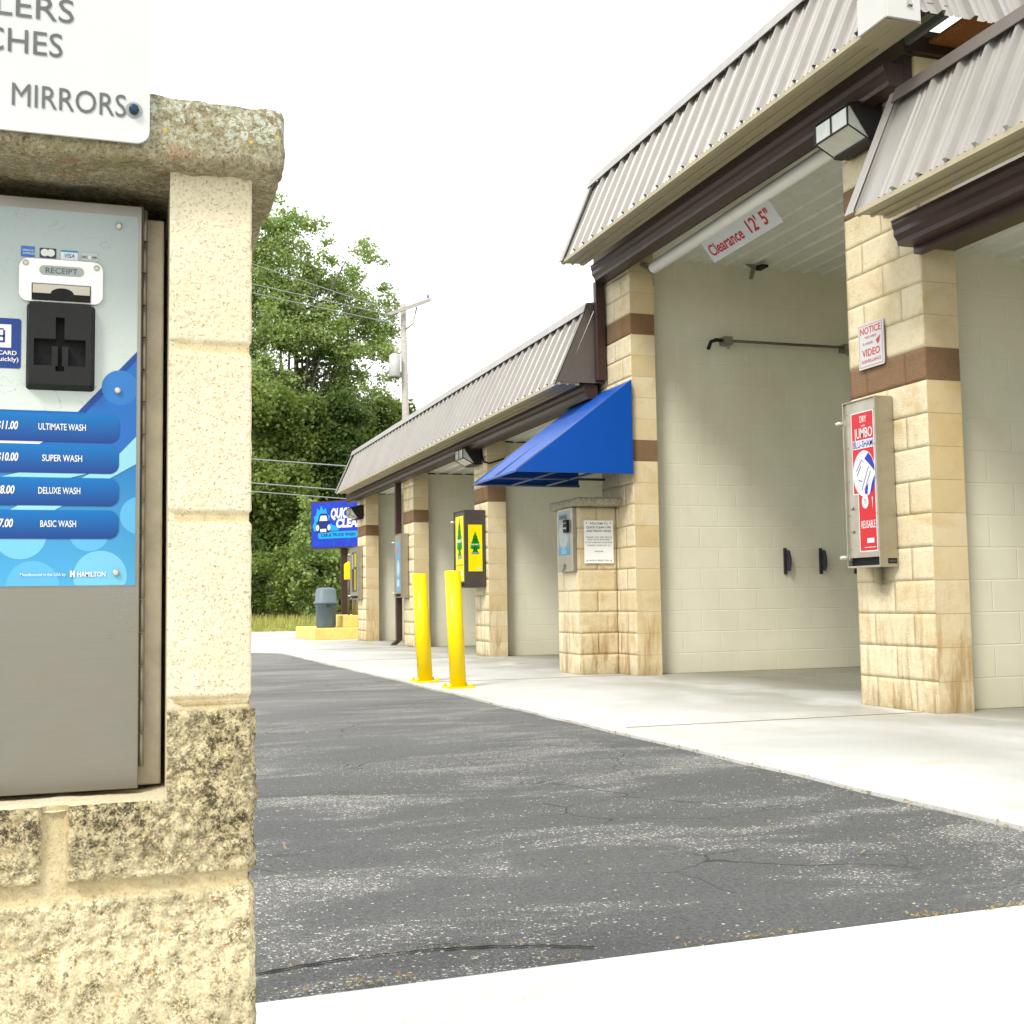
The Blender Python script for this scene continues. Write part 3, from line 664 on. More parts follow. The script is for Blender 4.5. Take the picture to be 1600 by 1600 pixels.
# ================================================================== CAR WASH BUILDING
FXP = 4.72
bld = thing('car_wash_building', (4.9, 1.5, 0), 'long self-serve car wash of tan block pillars, open bays and grey ribbed metal mansard roof', 'car wash')
def patch(mb, O, U, V, N, w, h, nu, nv, amp, mi, ti, seed):
    """one block face with chipped relief; edges held back as a chamfer"""
    O, U, V, N = Vector(O), Vector(U), Vector(V), Vector(N); g = .0016
    rows = []
    for j in range(nv + 1):
        row = []
        for i in range(nu + 1):
            a = g + (w - 2 * g) * i / nu; b = g + (h - 2 * g) * j / nv
            q = O + U * a + V * b; e = (i in (0, nu)) or (j in (0, nv))
            d = 0 if e else max(.0008, .0015 + amp * (.2 + noise.fractal((q.x * 11 + seed, q.y * 11, q.z * 11), .8, 2.1, 4)))
            if amp < .002 and not e: d = .002
            row.append(tuple(q + N * d))
        rows.append(row)
    k = len(mb.v)
    for r in rows: mb.v += r
    for j in range(nv):
        for i in range(nu):
            a = k + j * (nu + 1) + i; mb.f.append((a, a + 1, a + nu + 2, a + nu + 1)); mb.mi.append(mi); mb.ti.append(ti); mb.sm.append(amp > .002)
    # skirts down to the mortar
    ring = [(0, i) for i in range(nu + 1)] + [(j, nu) for j in range(1, nv + 1)] + [(nv, i) for i in range(nu - 1, -1, -1)] + [(j, 0) for j in range(nv - 1, 0, -1)]
    kk = len(mb.v); mb.v += [tuple(Vector(rows[j][i]) - N * .006) for j, i in ring]
    for t in range(len(ring)):
        u = (t + 1) % len(ring); A = k + ring[t][0] * (nu + 1) + ring[t][1]; B = k + ring[u][0] * (nu + 1) + ring[u][1]
        mb.f.append((A, kk + t, kk + u, B)); mb.mi.append(mi); mb.ti.append(ti); mb.sm.append(False)
CH = .2032
def pillar(name, x0, x1, y0, y1, ncour, bands, parent, seed, deep=True, amp=.005, front_split=True):
    """x0 front face; y0 near face. materials 0 split 1 smooth 2 brown 3 mortar"""
    mb = MB(); r = random.Random(seed); m = .0035
    mb.box((x0 + m * .3, y0 + m * .3, 0), (x1 - m * .3, y1 - m * .3, ncour * CH), 3)
    Z = Vector((0, 0, 1))
    for c in range(ncour):
        z = c * CH; br = c in bands; W = y1 - y0
        # front blocks (face -X), laid from the near corner
        cuts = [0, W / 2, W] if c % 2 else [0, W * .27, W * .77, W]
        if W < .65: cuts = [0, W * .62, W] if c % 2 else [0, W * .35, W]
        for a, b in zip(cuts, cuts[1:]):
            ti = r.random() * .35 + .02
            if r.random() < .2: ti = min(1, ti + .35)
            nu = max(4, int((b - a) / (.028 if y0 < 12 else .06)))
            patch(mb, (x0, y0 + b, z), (0, -1, 0), Z, (-1, 0, 0), b - a, CH, nu, 8 if y0 < 12 else 4, amp if front_split else .001, 2 if br else 0, ti, seed)
            patch(mb, (x0 + (x1 - x0), y0 + a, z), (0, 1, 0), Z, (1, 0, 0), b - a, CH, 2, 2, .001, 2 if br else 1, ti, seed)
        for (yy, nn, uu, xx) in ((y0, (0, -1, 0), (1, 0, 0), x0), (y1, (0, 1, 0), (-1, 0, 0), x1)):
            ti = r.random() * 1.15
            patch(mb, (xx, yy, z), uu, Z, nn, x1 - x0, CH, 3, 3, .001, 2 if br else 1, max(.02, ti * .9), seed)
    return mb.build(name, [M_split, M_smooth, M_brown, M_mortar], parent)
PIL = [(6.05, 6.84, 20, (10, 16)), (10.35, 11.12, 20, (10, 16)), (14.95, 15.56, 14, (10,)), (18.95, 19.66, 14, (10,)), (22.75, 23.55, 14, (10,)), (1.55, 2.2, 14, (10,))]
for k, (a, b, n, bd) in enumerate(PIL): pillar('pillar', FXP, 4.97, a, b, n, bd, bld, 11 + k)
# lone stretch of rough wall beside pillar top: side wall of the tall part above the low roofs
mb = MB(); DEP = 12.2
walls = [(6.22, 6.62, 4.05), (10.52, 10.92, 4.05), (15.12, 15.42, 2.84), (19.12, 19.42, 2.84), (22.92, 23.4, 2.84), (1.7, 2.05, 2.84)]
for a, b, h in walls:
    m_ = MB(); m_.box((4.968, a, 0), (DEP, b, h)); m_.build('partition_wall', M_cmu, bld)
# ribbed ceilings: ribs run across the bay opening
def ceiling(y0, y1, z, x0=4.97, x1=DEP):
    m_ = MB(); x = x0; P = []
    while x < x1:
        P += [(x, z), (x + .16, z), (x + .175, z - .018), (x + .205, z - .018), (x + .22, z)]; x += .2286
    P = [p for p in P if p[0] < x1] + [(x1, z)]
    for (a, za), (b, zb) in zip(P, P[1:]): m_.face([(a, y0, za), (b, y0, zb), (b, y1, zb), (a, y1, za)])
    return m_.build('bay_ceiling', M_ceil, bld)
ceiling(6.62, 10.52, 4.05); ceiling(2.05, 6.22, 2.9); ceiling(10.92, 15.12, 2.86); ceiling(15.42, 19.12, 2.86); ceiling(19.42, 22.92, 2.86)
# lintel beams, soffit, gutters
def beam(y0, y1, z, h=.2):
    m_ = MB(); m_.box((4.655, y0, z), (4.965, y1, z + h)); return m_.build('lintel', M_fascia, bld)
beam(6.055, 11.08, 4.068, .12); beam(1.0, 6.045, 2.848, .17); beam(11.125, 23.6, 2.848, .17)
def gutter(y0, y1, zt, m=M_gut, x=4.50):
    # K-style profile, front at x
    pr = [(x, zt), (x, zt - .025), (x + .012, zt - .055), (x + .010, zt - .085), (x + .035, zt - .118), (x + .04, zt - .145), (x + .15, zt - .145), (x + .15, zt)]
    m_ = MB(); m_.prism([(a, y0, b) for a, b in pr], (0, y1 - y0, 0)); m_.box((x - .006, y0, zt - .004), (x + .012, y1, zt + .006))
    return m_.build('gutter', m, bld)
gutter(6.06, 10.78, 4.005); gutter(1.0, 6.035, 2.985); gutter(11.02, 23.65, 2.875)
mb = MB(); mb.box((4.652, 6.06, 3.885), (4.712, 10.95, 4.062)); mb.build('fascia', M_gut, bld); mb = MB(); mb.box((4.652, 1, 2.80), (4.712, 6.035, 3.05)); mb.build('fascia', M_gut, bld); mb = MB(); mb.box((4.652, 11.125, 2.755), (4.712, 23.62, 2.95)); mb.build('fascia', M_gut, bld)
def ribpanel(name, A, B, up, pitch=.2286, parent=None, mat=M_rib, minor=True, top_cut=None):
    """A->B base line, up: vector to the top edge; ribs run along up"""
    A, B, up = Vector(A), Vector(B), Vector(up); d = (B - A); L = d.length; d.normalize(); n = d.cross(up).normalized()
    if n.x > 0 or (abs(n.x) < .2 and n.y > 0): n = -n
    P = [(0., 0.)]; x = .02
    while x + pitch < L:
        P += [(x, 0), (x + .012, .034), (x + .036, .034), (x + .048, 0)]
        if minor: 
            for c in (.112, .166): P += [(x + c - .012, 0), (x + c - .006, .010), (x + c + .006, .010), (x + c + .012, 0)]
        x += pitch
    P.append((L, 0)); m_ = MB()
    for (a, ha), (b, hb) in zip(P, P[1:]):
        p0 = A + d * a + n * ha; p1 = A + d * b + n * hb
        t = .0015
        m_.face([p0, p1, p1 + up, p0 + up]); m_.face([p0 - n * t, p0 - n * t + up, p1 - n * t + up, p1 - n * t]); m_.face([p0, p0 - n * t, p1 - n * t, p1])
    return m_.build(name, [mat, M_ribd], parent)
def mansard(y0, y1, ze, zr, xe=4.22, xr=4.58, ends=(True, True), side=False, endmat=M_rib):
    up = Vector((xr - xe, 0, zr - ze))
    rpn = ribpanel('roof_panel', (xe, y0, ze + .008), (xe, y1, ze + .008), up * .985, parent=bld)
    m_ = MB(); m_.prism([(xe - .012, y0 - .01, ze + .004), (xe - .012, y0 - .01, ze - .026), (xe + .02, y0 - .01, ze - .03), (xe + .02, y0 - .01, ze + .004)], (0, y1 - y0 + .02, 0))
    m_.prism([(xe + .021, y0, ze - .020), (4.445, y0, ze - .008), (4.445, y0, ze + .004), (xe + .021, y0, ze + .004)], (0, y1 - y0, 0))
    m_.box((4.40, y0, ze - .026), (4.444, y1, ze - .0105)); m_.box((4.31, y0, ze - .028), (4.33, y1, ze - .0165))
    m_.build('soffit', M_tan, bld)
    k = .97; q = Vector((xe, 0, ze)) + up
    m_ = MB(); m_.prism([(q.x - .085, y0 - .012, q.z - .06), (q.x - .05, y0 - .012, q.z + .035), (q.x + .12, y0 - .012, q.z + .06), (q.x + .12, y0 - .012, q.z + .05), (q.x - .042, y0 - .012, q.z + .024), (q.x - .077, y0 - .012, q.z - .062)], (0, y1 - y0 + .024, 0))
    m_.build('ridge_flashing', M_ribd if endmat is M_ribd else M_rib, bld)
def rake(y, ze, zr, mat, depth, back, xe=4.22, xr=4.58):
    """closing panel and rake trim at a roof end"""
    sgn = 1 if depth > 0 else -1
    m_ = MB(); m_.prism([(xe - .032, y, ze + .0), (xr - .03, y, zr + .03), (xr + .06, y, zr + .03), (xe + .06, y, ze + .0)], (0, .004, 0), 0)
    m_.prism([(xe - .034, y, ze - .01), (xr - .034, y, zr + .03), (xr - .026, y, zr + .03), (xe - .026, y, ze - .01)], (0, .09 * sgn, 0), 0)
    if back: m_.prism([(xe + .06, y + .001, ze), (xr + .06, y + .001, zr + .02), (back, y + .001, zr + .02), (back, y + .001, ze)], (0, .003, 0), 0)
    m_.build('rake_trim', mat, bld)
mansard(5.62, 10.82, 4.045, 4.87); mansard(1.0, 5.98, 3.01, 3.77, endmat=M_ribd); mansard(11.0, 23.1, 2.885, 3.66)
rake(10.84, 4.045, 4.87, M_rib, -1, None); rake(5.975, 3.01, 3.77, M_rib, 1, None); rake(10.985, 2.885, 3.66, M_ribd, 1, 4.715); rake(23.11, 2.885, 3.66, M_rib, -1, 4.7)
# tall section: near side return, open below, with its framing
ribpanel('roof_panel', (4.30, 5.60, 4.09), (11.5, 5.60, 4.09), (0, .33, .78), parent=bld)
mb = MB(); mb.box((4.19, 5.585, 4.02), (4.42, 5.605, 4.26)); mb.box((4.185, 5.60, 4.02), (4.205, 5.86, 4.24)); mb.build('corner_trim', M_white, bld, .003)
mb = MB(); mb.box((4.215, 5.61, 4.0205), (4.44, 5.95, 4.03)); mb.build('soffit', M_tan, bld)
mb = MB(); mb.box((4.66, 6.0, 4.07), (12.0, 6.035, 4.17)); mb.box((5.18, 5.64, 4.09), (5.24, 6.0, 4.16)); mb.build('fascia', M_gut, bld)
mb = MB(); mb.box((4.80, 5.63, 4.13), (5.10, 5.999, 4.15)); mb.build('roof_sheathing', plain('raw_sheathing', (176, 112, 52), .9, 0, .3, 40), bld)
for a, b in ((4.50, 4.56), (4.62, 4.655), (5.105, 5.13)):
    mb = MB(); mb.box((a, 5.63, 4.10), (b, 5.999, 4.17)); mb.build('rafter', plain('grey_green_steel', (118, 124, 108), .5), bld)
mb = MB(); mb.box((4.73, 6.05, 4.18), (DEP, 10.9, 4.24)); mb.box((4.73, 1.2, 3.03), (DEP, 6.0, 3.09)); mb.box((4.73, 11.13, 3.03), (DEP, 23.5, 3.08)); mb.build('roof_deck', M_ribd, bld)
# downspouts
mb = MB(); mb.box((4.60, 10.90, 2.9), (4.70, 10.975, 3.90)); mb.build('downspout', M_gut, bld, .008)
mb = MB(); mb.box((4.60, 19.70, .12), (4.70, 19.80, 2.78)); mb.prism([(4.60, 19.7, .12), (4.70, 19.7, .12), (4.6, 19.7, .03), (4.5, 19.7, .03)], (0, .1, 0)); mb.build('downspout', M_gut, bld, .008)

# ================================================================== THINGS ON THE BUILDING
# blue awning
aw = thing('awning', (4.69, 10.98, 1.9), 'bright blue wedge-shaped awning over the change machine, fixed to the second tall pillar', 'awning')
AY0, AY1, AX0, AX1, AZ0, AZ1 = 10.30, 11.68, 3.52, 4.69, 1.905, 2.80
mb = MB(); t = .006
def sh(p, q, r_, s=None):
    pts = [p, q, r_] + ([s] if s else []); n = (Vector(q) - Vector(p)).cross(Vector(r_) - Vector(p)).normalized() * t; mb.prism(pts, n)
sh((AX0, AY0, AZ0), (AX1, AY0, AZ0), (AX1, AY0, AZ1)); sh((AX0, AY1, AZ0), (AX1, AY1, AZ0), (AX1, AY1, AZ1))
sh((AX0, AY0, AZ0), (AX0, AY1, AZ0), (AX1, AY1, AZ1), (AX1, AY0, AZ1)); mb.build('canopy', M_blue, aw)
mb = MB(); g = .02
for a, b in (((AX0 + g, AY0 + g), (AX0 + g, AY1 - g)), ((AX0 + .42, AY0 + g), (AX0 + .42, AY1 - g)), ((AX0 + .8, AY0 + g), (AX0 + .8, AY1 - g)), ((AX0 + g, AY0 + g), (AX1, AY0 + g)), ((AX0 + g, AY1 - g), (AX1, AY1 - g)), ((AX0 + g, 10.98), (AX1, 10.98))):
    mb.tube([(a[0], a[1], AZ0 + .012), (b[0], b[1], AZ0 + .012)], .0125, 8)
for y in (AY0 + g, 10.98, AY1 - g): mb.tube([(AX0 + g, y, AZ0 + .02), (AX1 - .03, y, AZ1 - .04)], .0125, 8)
mb.build('awning_frame', plain('blue_grey_tube', (96, 112, 150), .5, 0), aw)

def capped(name, loc, label, cat, group, parts): pass
# change-machine housing
k2 = thing('masonry_housing', (4.5, 11.05, 0), 'waist-high tan split-block housing with stone cap holding the change machine under the blue awning', 'masonry housing')
mb = MB(); x0, x1, y0, y1 = 4.31, 4.712, 10.78, 11.34
mb.box((x0 + .001, y0 + .001, 0), (x1, y1, 8 * CH - .004), 1); rr = random.Random(3)
for c in range(8):
    z = c * CH
    W = x1 - x0; cuts = [0, W] if c % 2 == 0 else [0, W * .5, W]
    for a, b in zip(cuts, cuts[1:]): patch(mb, (x0 + a, y0, z), (1, 0, 0), (0, 0, 1), (0, -1, 0), b - a, CH, 10, 8, .005, 0, .2 + rr.random() * .5, c)
    W = y1 - y0; cuts = [0, W * .5, W] if c % 2 else [0, W * .7, W]
    for a, b in zip(cuts, cuts[1:]): patch(mb, (x0, y0 + b, z), (0, -1, 0), (0, 0, 1), (-1, 0, 0), b - a, CH, 10, 8, .004, 0, rr.random() * .3 + .01, c)
mb.build('block_body', [M_split, M_mortar], k2)
capstone('capstone', 4.25, 4.735, 10.62, 11.42, 1.628, 1.71, .03, .008, .018, k2, M_cap, 8)
chg = thing('change_machine', (4.3, 11.03, 1.0), 'narrow steel change machine with blue front panel set into the capped housing', 'change machine')
mb = MB(); mb.box((4.262, 10.80, 1.005), (4.305, 11.19, 1.622)); mb.build('case', M_steel2, chg, .004)
f = FX(4.2618)
Mcg = mat_grad('change_panel_print', 1.15, 1.32, (70, 160, 226), (176, 196, 198))
mb = MB(); slab(mb, f, rect(-11.17, 1.17, -10.87, 1.60), 0, .002); cp = mb.build('front_panel', Mcg, chg)
mb = MB(); poly(mb, f, circ(-11.03, 1.36, .12, .13, 30), .003, 0); poly(mb, f, [(-11.12, 1.18), (-11.03, 1.27), (-10.93, 1.18)], .0035, 1); text(mb, f, 'CHANGE', -11.14, -10.93, 1.52, .045, .015, .004, 2)
mb.build('panel_print', [plain('pale_grey_print', (206, 214, 208), .3), plain('cyan_print', (150, 214, 240), .3), plain('dark_blue_ink', (40, 54, 92), .4)], cp)
mb = MB(); slab(mb, f, rect(-10.975, 1.385, -10.875, 1.51), .002, .03, 0); slab(mb, f, rect(-10.965, 1.42, -10.885, 1.435), .0305, .032, 1); slab(mb, f, rect(-10.965, 1.47, -10.885, 1.482), .0305, .032, 2); mb.build('bill_acceptor', [M_black, plain('slot_white', (210, 210, 205), .4), M_steel], chg)
mb = MB(); slab(mb, f, [(-11.16, 1.09), (-11.0, 1.08), (-11.02, 1.03), (-11.08, 1.015), (-11.13, 1.04)], .0005, .02); mb.build('coin_cup', plain('coin_cup_metal', (196, 194, 180), .35, .6), chg)
wsn = thing('welcome_sign', (4.52, 10.765, 1.08), 'small white welcome notice screwed to the rough side of the change machine housing', 'sign')
f = FY(10.7585)
mb = MB(); slab(mb, f, rect(4.366, 1.08, 4.672, 1.495), -.003, 0); mb.build('sign_plate', plain('notice_white', (236, 238, 236), .4, 0, .03, 5, k=.95), wsn)
mb = MB()
for s, w, z, h, m_ in (('WELCOME TO', .19, 1.455, .020, 1), ('QUICK CLEAN CAR', .255, 1.418, .020, 0), ('AND TRUCK WASH', .255, 1.383, .020, 0), ('THANK YOU VERY MUCH', .27, 1.325, .014, 1), ('FOR YOUR BUSINESS', .24, 1.302, .014, 1), ('IF YOU HAVE ANY QUESTIONS', .28, 1.274, .014, 1), ('PLEASE CONTACT US', .24, 1.246, .014, 1), ('PHONE:', .09, 1.188, .014, 1), ('HAVE A GREAT DAY', .22, 1.10, .014, 1)):
    text(mb, f, s, 4.519 - w / 2, 4.519 + w / 2, z, h, .012, .0015, m_)
for x, z in ((4.392, 1.47), (4.645, 1.47), (4.392, 1.103), (4.645, 1.103)): poly(mb, f, circ(x, z, .006, None, 10), .0015, 0)
mb.build('lettering', [M_txtblk, M_txtgrey], wsn)

# ---- vending boxes on the pillars
def vend(name, label, y0, y1, x0, z0, z1, loc_label_builder, mat, hasp=True, knobs=True, x1=4.708):
    t = thing(name, ((x0 + x1) / 2, (y0 + y1) / 2, z0), label, 'vending box', None)
    mb = MB(); w = .004
    mb.box((x0 + .012, y0, z0), (x1, y0 + w, z1)); mb.box((x0 + .012, y1 - w, z0), (x1, y1, z1)); mb.box((x0 + .012, y0 + w, z1 - w), (x1, y1 - w, z1)); mb.box((x0 + .012, y0 + w, z0), (x1, y1 - w, z0 + w)); mb.box((x1 - w, y0 + w, z0 + w), (x1, y1 - w, z1 - w))
    mb.build('case', mat, t)
    mb = MB(); mb.box((x0, y0 + .008, z0 + .065), (x0 + .0115, y1 - .008, z1 - .006)); 
    for (a, b, c, d) in ((y0, y0 + .0075, z0, z1), (y1 - .0075, y1, z0, z1), (y0 + .008, y1 - .008, z1 - .0055, z1), (y0 + .008, y1 - .008, z0, z0 + .012)): mb.box((x0 - .014, a, c), (x0 + .0115, b, d))
    mb.build('door', mat, t)
    mb = MB(); mb.box((x0 + .02, y0 + .006, z0 + .012), (x0 + .03, y1 - .006, z0 + .064)); mb.build('delivery_slot', M_blackd, t)
    if knobs:
        for zz in (z0 + .07, z1 - .13):
            mb = MB(); mb.tube([(x0 + .01, y1 + .004, zz), (x0 - .03, y1 + .02, zz), (x0 - .05, y1 + .03, zz - .004)], [.012, .016, .010], 12); mb.box((x0 - .006, y1 - .012, zz - .02), (x0 + .02, y1 + .006, zz + .02)); mb.build('latch', plain('bright_latch', (220, 218, 205), .3, .6), t, .001)
    if y0 < 10:
        for k in range(5):
            zz = z0 + .12 + k * (z1 - z0 - .2) / 4
            for yy in (y0 + .03, y1 - .03): mb = MB(); mb.tube([(x0 + .001, yy, zz), (x0 - .004, yy, zz)], .005, 8); mb.build('rivet', M_steel, t)
    loc_label_builder(t, FX(x0 - .0002)); return t
def red_label(t, f):
    a0, a1, b0, b1 = -6.655, -6.415, 1.005, 1.905     # far edge, near edge
    mb = MB(); slab(mb, f, [(a0 + .05, b0), (a1, b0), (a1, b1), (a0, b1), (a0, b0 + .37), (a0 + .05, b0 + .37)], 0, .0015, 0); p = mb.build('poster', M_white2, t)
    mb = MB(); e = .007
    poly(mb, f, [(a0 + .05 + e, b0 + e), (a1 - e, b0 + e), (a1 - e, b1 - e), (a0 + e, b1 - e), (a0 + e, b0 + .37 + e), (a0 + .05 + e, b0 + .37 + e)], .002, 0)
    cx = (a0 + a1) / 2 + .002
    poly(mb, f, circ(cx + .003, 1.505, .118, .148, 40), .0026, 1)
    poly(mb, f, [(cx + .01, 1.60), (cx + .055, 1.635), (cx + .09, 1.60), (cx + .112, 1.55), (cx + .115, 1.51), (cx + .06, 1.56)], .003, 2)
    poly(mb, f, [(cx + .115, 1.49), (cx + .112, 1.44), (cx + .09, 1.39), (cx + .055, 1.365), (cx + .08, 1.44)], .003, 2); poly(mb, f, [(cx + .045, 1.44), (cx + .03, 1.365), (cx + .0, 1.38), (cx + .02, 1.42)], .003, 2)
    for (x_, y_, x2, y2) in ((-.08, 1.53, -.02, 1.60), (-.075, 1.50, -.03, 1.56), (-.02, 1.60, .01, 1.57), (-.03, 1.40, .05, 1.55), (.0, 1.40, .07, 1.52), (-.06, 1.47, -.02, 1.46)):
        poly(mb, f, [(cx + x_, y_), (cx + x2, y2), (cx + x2 + .004, y2 - .008), (cx + x_ + .003, y_ - .008)], .0032, 3)
    poly(mb, f, circ(cx + .004, 1.325, .035, .045, 24), .0034, 1); text(mb, f, '75', cx - .01, cx + .018, 1.31, .03, .0, .0038, 3)
    poly(mb, f, [(cx + .075, 1.35), (cx + .085, 1.35), (cx + .08, 1.27)], .003, 1)
    text(mb, f, 'DRY', cx - .025, cx + .045, 1.835, .042, .012, .003, 1); text(mb, f, 'with', cx - .015, cx + .03, 1.808, .012, .01, .003, 1)
    text(mb, f, 'JUMBO', cx - .09, cx + .102, 1.735, .064, .012, .003, 1)
    poly(mb, f, rect(cx - .106, 1.667, cx + .109, 1.723), .003, 1); text(mb, f, 'BLU-SHAM', cx - .100, cx + .105, 1.674, .042, .012, .0045, 2)
    text(mb, f, 'REUSABLE', cx - .045, cx + .104, 1.155, .048, .01, .003, 1); poly(mb, f, rect(cx + .01, 1.06, cx + .085, 1.09), .003, 1); poly(mb, f, rect(cx - .02, 1.03, cx + .1, 1.034), .003, 1)
    mb.build('poster_print', [plain('poster_red', (214, 20, 34), .35, 0, .03), M_white2, plain('poster_blue', (32, 36, 170), .35, 0, .03), plain('poster_sketch', (70, 84, 150), .4)], p)
    g = FY(6.3795); mb = MB(); slab(mb, g, rect(4.635, .925, 4.70, .958), 0, .003, 0); text(mb, g, 'VENDING', 4.64, 4.695, .935, .012, .01, .004, 1); mb.build('maker_plate', [M_black, M_txtgrey], t)
    for z in (1.29, 1.14): mb = MB(); mb.tube([f.p(-6.672, z, 0), f.p(-6.672, z, .012)], .011, 12); mb.build('lock', M_steel, t)
vend('towel_vending_box', 'tall stainless vending box with a red and blue towel poster on the big right-hand pillar', 6.38, 6.73, 4.59, .905, 1.985, red_label, M_steel2)
def tree_outline(cx, cy, s):
    pts = [(0, 1.0), (.10, .78), (.07, .78), (.24, .60), (.17, .58), (.33, .40), (.27, .38), (.46, .18), (.36, .17), (.55, -.02), (.45, -.05), (.56, -.20), (.38, -.28), (.20, -.30), (.14, -.36), (.14, -.48), (.3, -.5), (.3, -.62)]
    return [(cx + x * s * .84, cy + y * s * 1.25) for x, y in pts] + [(cx - x * s * .84, cy + y * s * 1.25) for x, y in reversed(pts[1:])]
def fan(mb, f, pts, c, h, mi):
    for a, b in zip(pts, pts[1:] + pts[:1]): poly(mb, f, [c, a, b], h, mi)
Mvy = plain('vending_yellow', (246, 226, 0), .4, 0, .03, k=.9); Mgreen = plain('tree_green', (0, 158, 50), .4, 0, .03)
def green_label(t, f):
    for (fr_, a0, a1, b0, b1, big) in ((f, -15.50, -15.14, 1.00, 1.86, True), (FY(15.0415), 4.475, 4.665, 1.125, 1.735, False)):
        mb = MB(); slab(mb, fr_, rect(a0, b0, a1, b1), 0, .002); p = mb.build('poster', Mvy, t)
        mb = MB(); cx = (a0 + a1) / 2; w = a1 - a0; s = w * .78; cy = b0 + (b1 - b0) * (.60 if big else .56)
        fan(mb, fr_, tree_outline(cx, cy, s), (cx, cy), .0025, 0)
        poly(mb, fr_, rect(cx - w * .36, cy + s * .0, cx + w * .36, cy + s * .13), .0030, 1); text(mb, fr_, 'LITTLE TREES', cx - w * .33, cx + w * .33, cy + s * .03, s * .08, .01, .0035, 0)
        poly(mb, fr_, rect(cx - w * .28, cy - s * .80, cx + w * .28, cy - s * .62), .0032, 2)
        if big: text(mb, fr_, 'AIR FRESHENERS', a0 + .03, a1 - .03, b0 + .2, .025, .02, .003, 3); text(mb, fr_, '1.50', a0 + .06, a1 - .06, b0 + .06, .09, .04, .003, 1)
        else: poly(mb, fr_, rect(a1 - .07, b0 + .02, a1 - .02, b0 + .05), .003, 1)
        mb.build('poster_print', [Mgreen, M_white2, plain('grey_green_print', (150, 176, 160), .4), plain('orange_ink', (226, 110, 30), .4)], p)
vend('air_freshener_vending_box', 'dark grey vending box with yellow panels and green tree emblems, behind the bollards', 15.045, 15.56, 4.44, .915, 1.93, green_label, plain('dark_grey_case', (96, 90, 82), .45, .2, .1))
Mbl = plain('pale_blue_poster', (120, 176, 214), .35, 0, .15, 9)
def blue_label(t, f):
    mb = MB(); slab(mb, f, rect(-19.66, .93, -19.36, 1.74), 0, .002); p = mb.build('poster', Mbl, t)
    mb = MB(); poly(mb, f, circ(-19.5, 1.6, .07, .06, 20), .003, 0); poly(mb, f, rect(-19.6, 1.0, -19.42, 1.12), .003, 1); poly(mb, f, circ(-19.5, 1.3, .1, .14, 20), .003, 1); mb.build('poster_print', [plain('faded_pink', (206, 130, 150), .4), plain('pale_print', (196, 216, 226), .4)], p)
vend('wipe_vending_box', 'slim steel vending box with a pale blue poster beside the downspout', 19.28, 19.74, 4.59, .82, 1.87, blue_label, M_steel2)
def far_label(t, f):
    mb = MB(); slab(mb, f, rect(-23.70, .96, -23.22, 1.74), 0, .002); p = mb.build('poster', plain('grey_green_poster', (92, 96, 74), .35, 0, .3, 14), t)
    mb = MB(); poly(mb, f, rect(-23.42, 1.45, -23.24, 1.72), .003, 0); poly(mb, f, rect(-23.68, 1.0, -23.5, 1.4), .003, 1); poly(mb, f, rect(-23.66, 1.42, -23.52, 1.7), .003, 2); poly(mb, f, rect(-23.42, 1.0, -23.3, 1.4), .003, 0)
    mb.build('poster_print', [plain('yellow_print', (214, 196, 40), .4), plain('brown_print', (110, 70, 60), .4, 0, .4, 30), plain('pinkish_print', (190, 176, 190), .4)], p)
vend('snack_vending_box', 'farthest steel vending box with a busy yellow and brown poster, on the last pillar', 23.03, 23.82, 4.63, .82, 1.84, far_label, M_steel2)

# notice sign
ns = thing('notice_sign', (4.70, 6.56, 2.2), 'small white and red video surveillance notice on the big right-hand pillar above the vending box', 'sign')
f = FX(4.698)
mb = MB(); slab(mb, f, rrect(-6.70, 2.205, -6.428, 2.502, .012), -.006, 0); mb.build('sign_plate', M_signw, ns)
mb = MB()
for r in (rect(-6.688, 2.217, -6.44, 2.220), rect(-6.688, 2.487, -6.44, 2.490), rect(-6.688, 2.22, -6.685, 2.487), rect(-6.443, 2.22, -6.44, 2.487)): poly(mb, f, r, .001)
text(mb, f, 'NOTICE', -6.675, -6.453, 2.432, .045, .02, .001); text(mb, f, 'THIS AREA', -6.63, -6.50, 2.40, .016, .01, .001); text(mb, f, 'IS UNDER', -6.65, -6.54, 2.36, .016, .01, .001)
text(mb, f, 'VIDEO', -6.66, -6.468, 2.283, .048, .02, .001); text(mb, f, 'SURVEILLANCE', -6.668, -6.46, 2.242, .020, .012, .001)
poly(mb, f, [(-6.51, 2.375), (-6.46, 2.40), (-6.475, 2.355), (-6.49, 2.345)], .001)
mb.build('lettering', plain('faded_red_ink', (214, 66, 60), .5), ns)

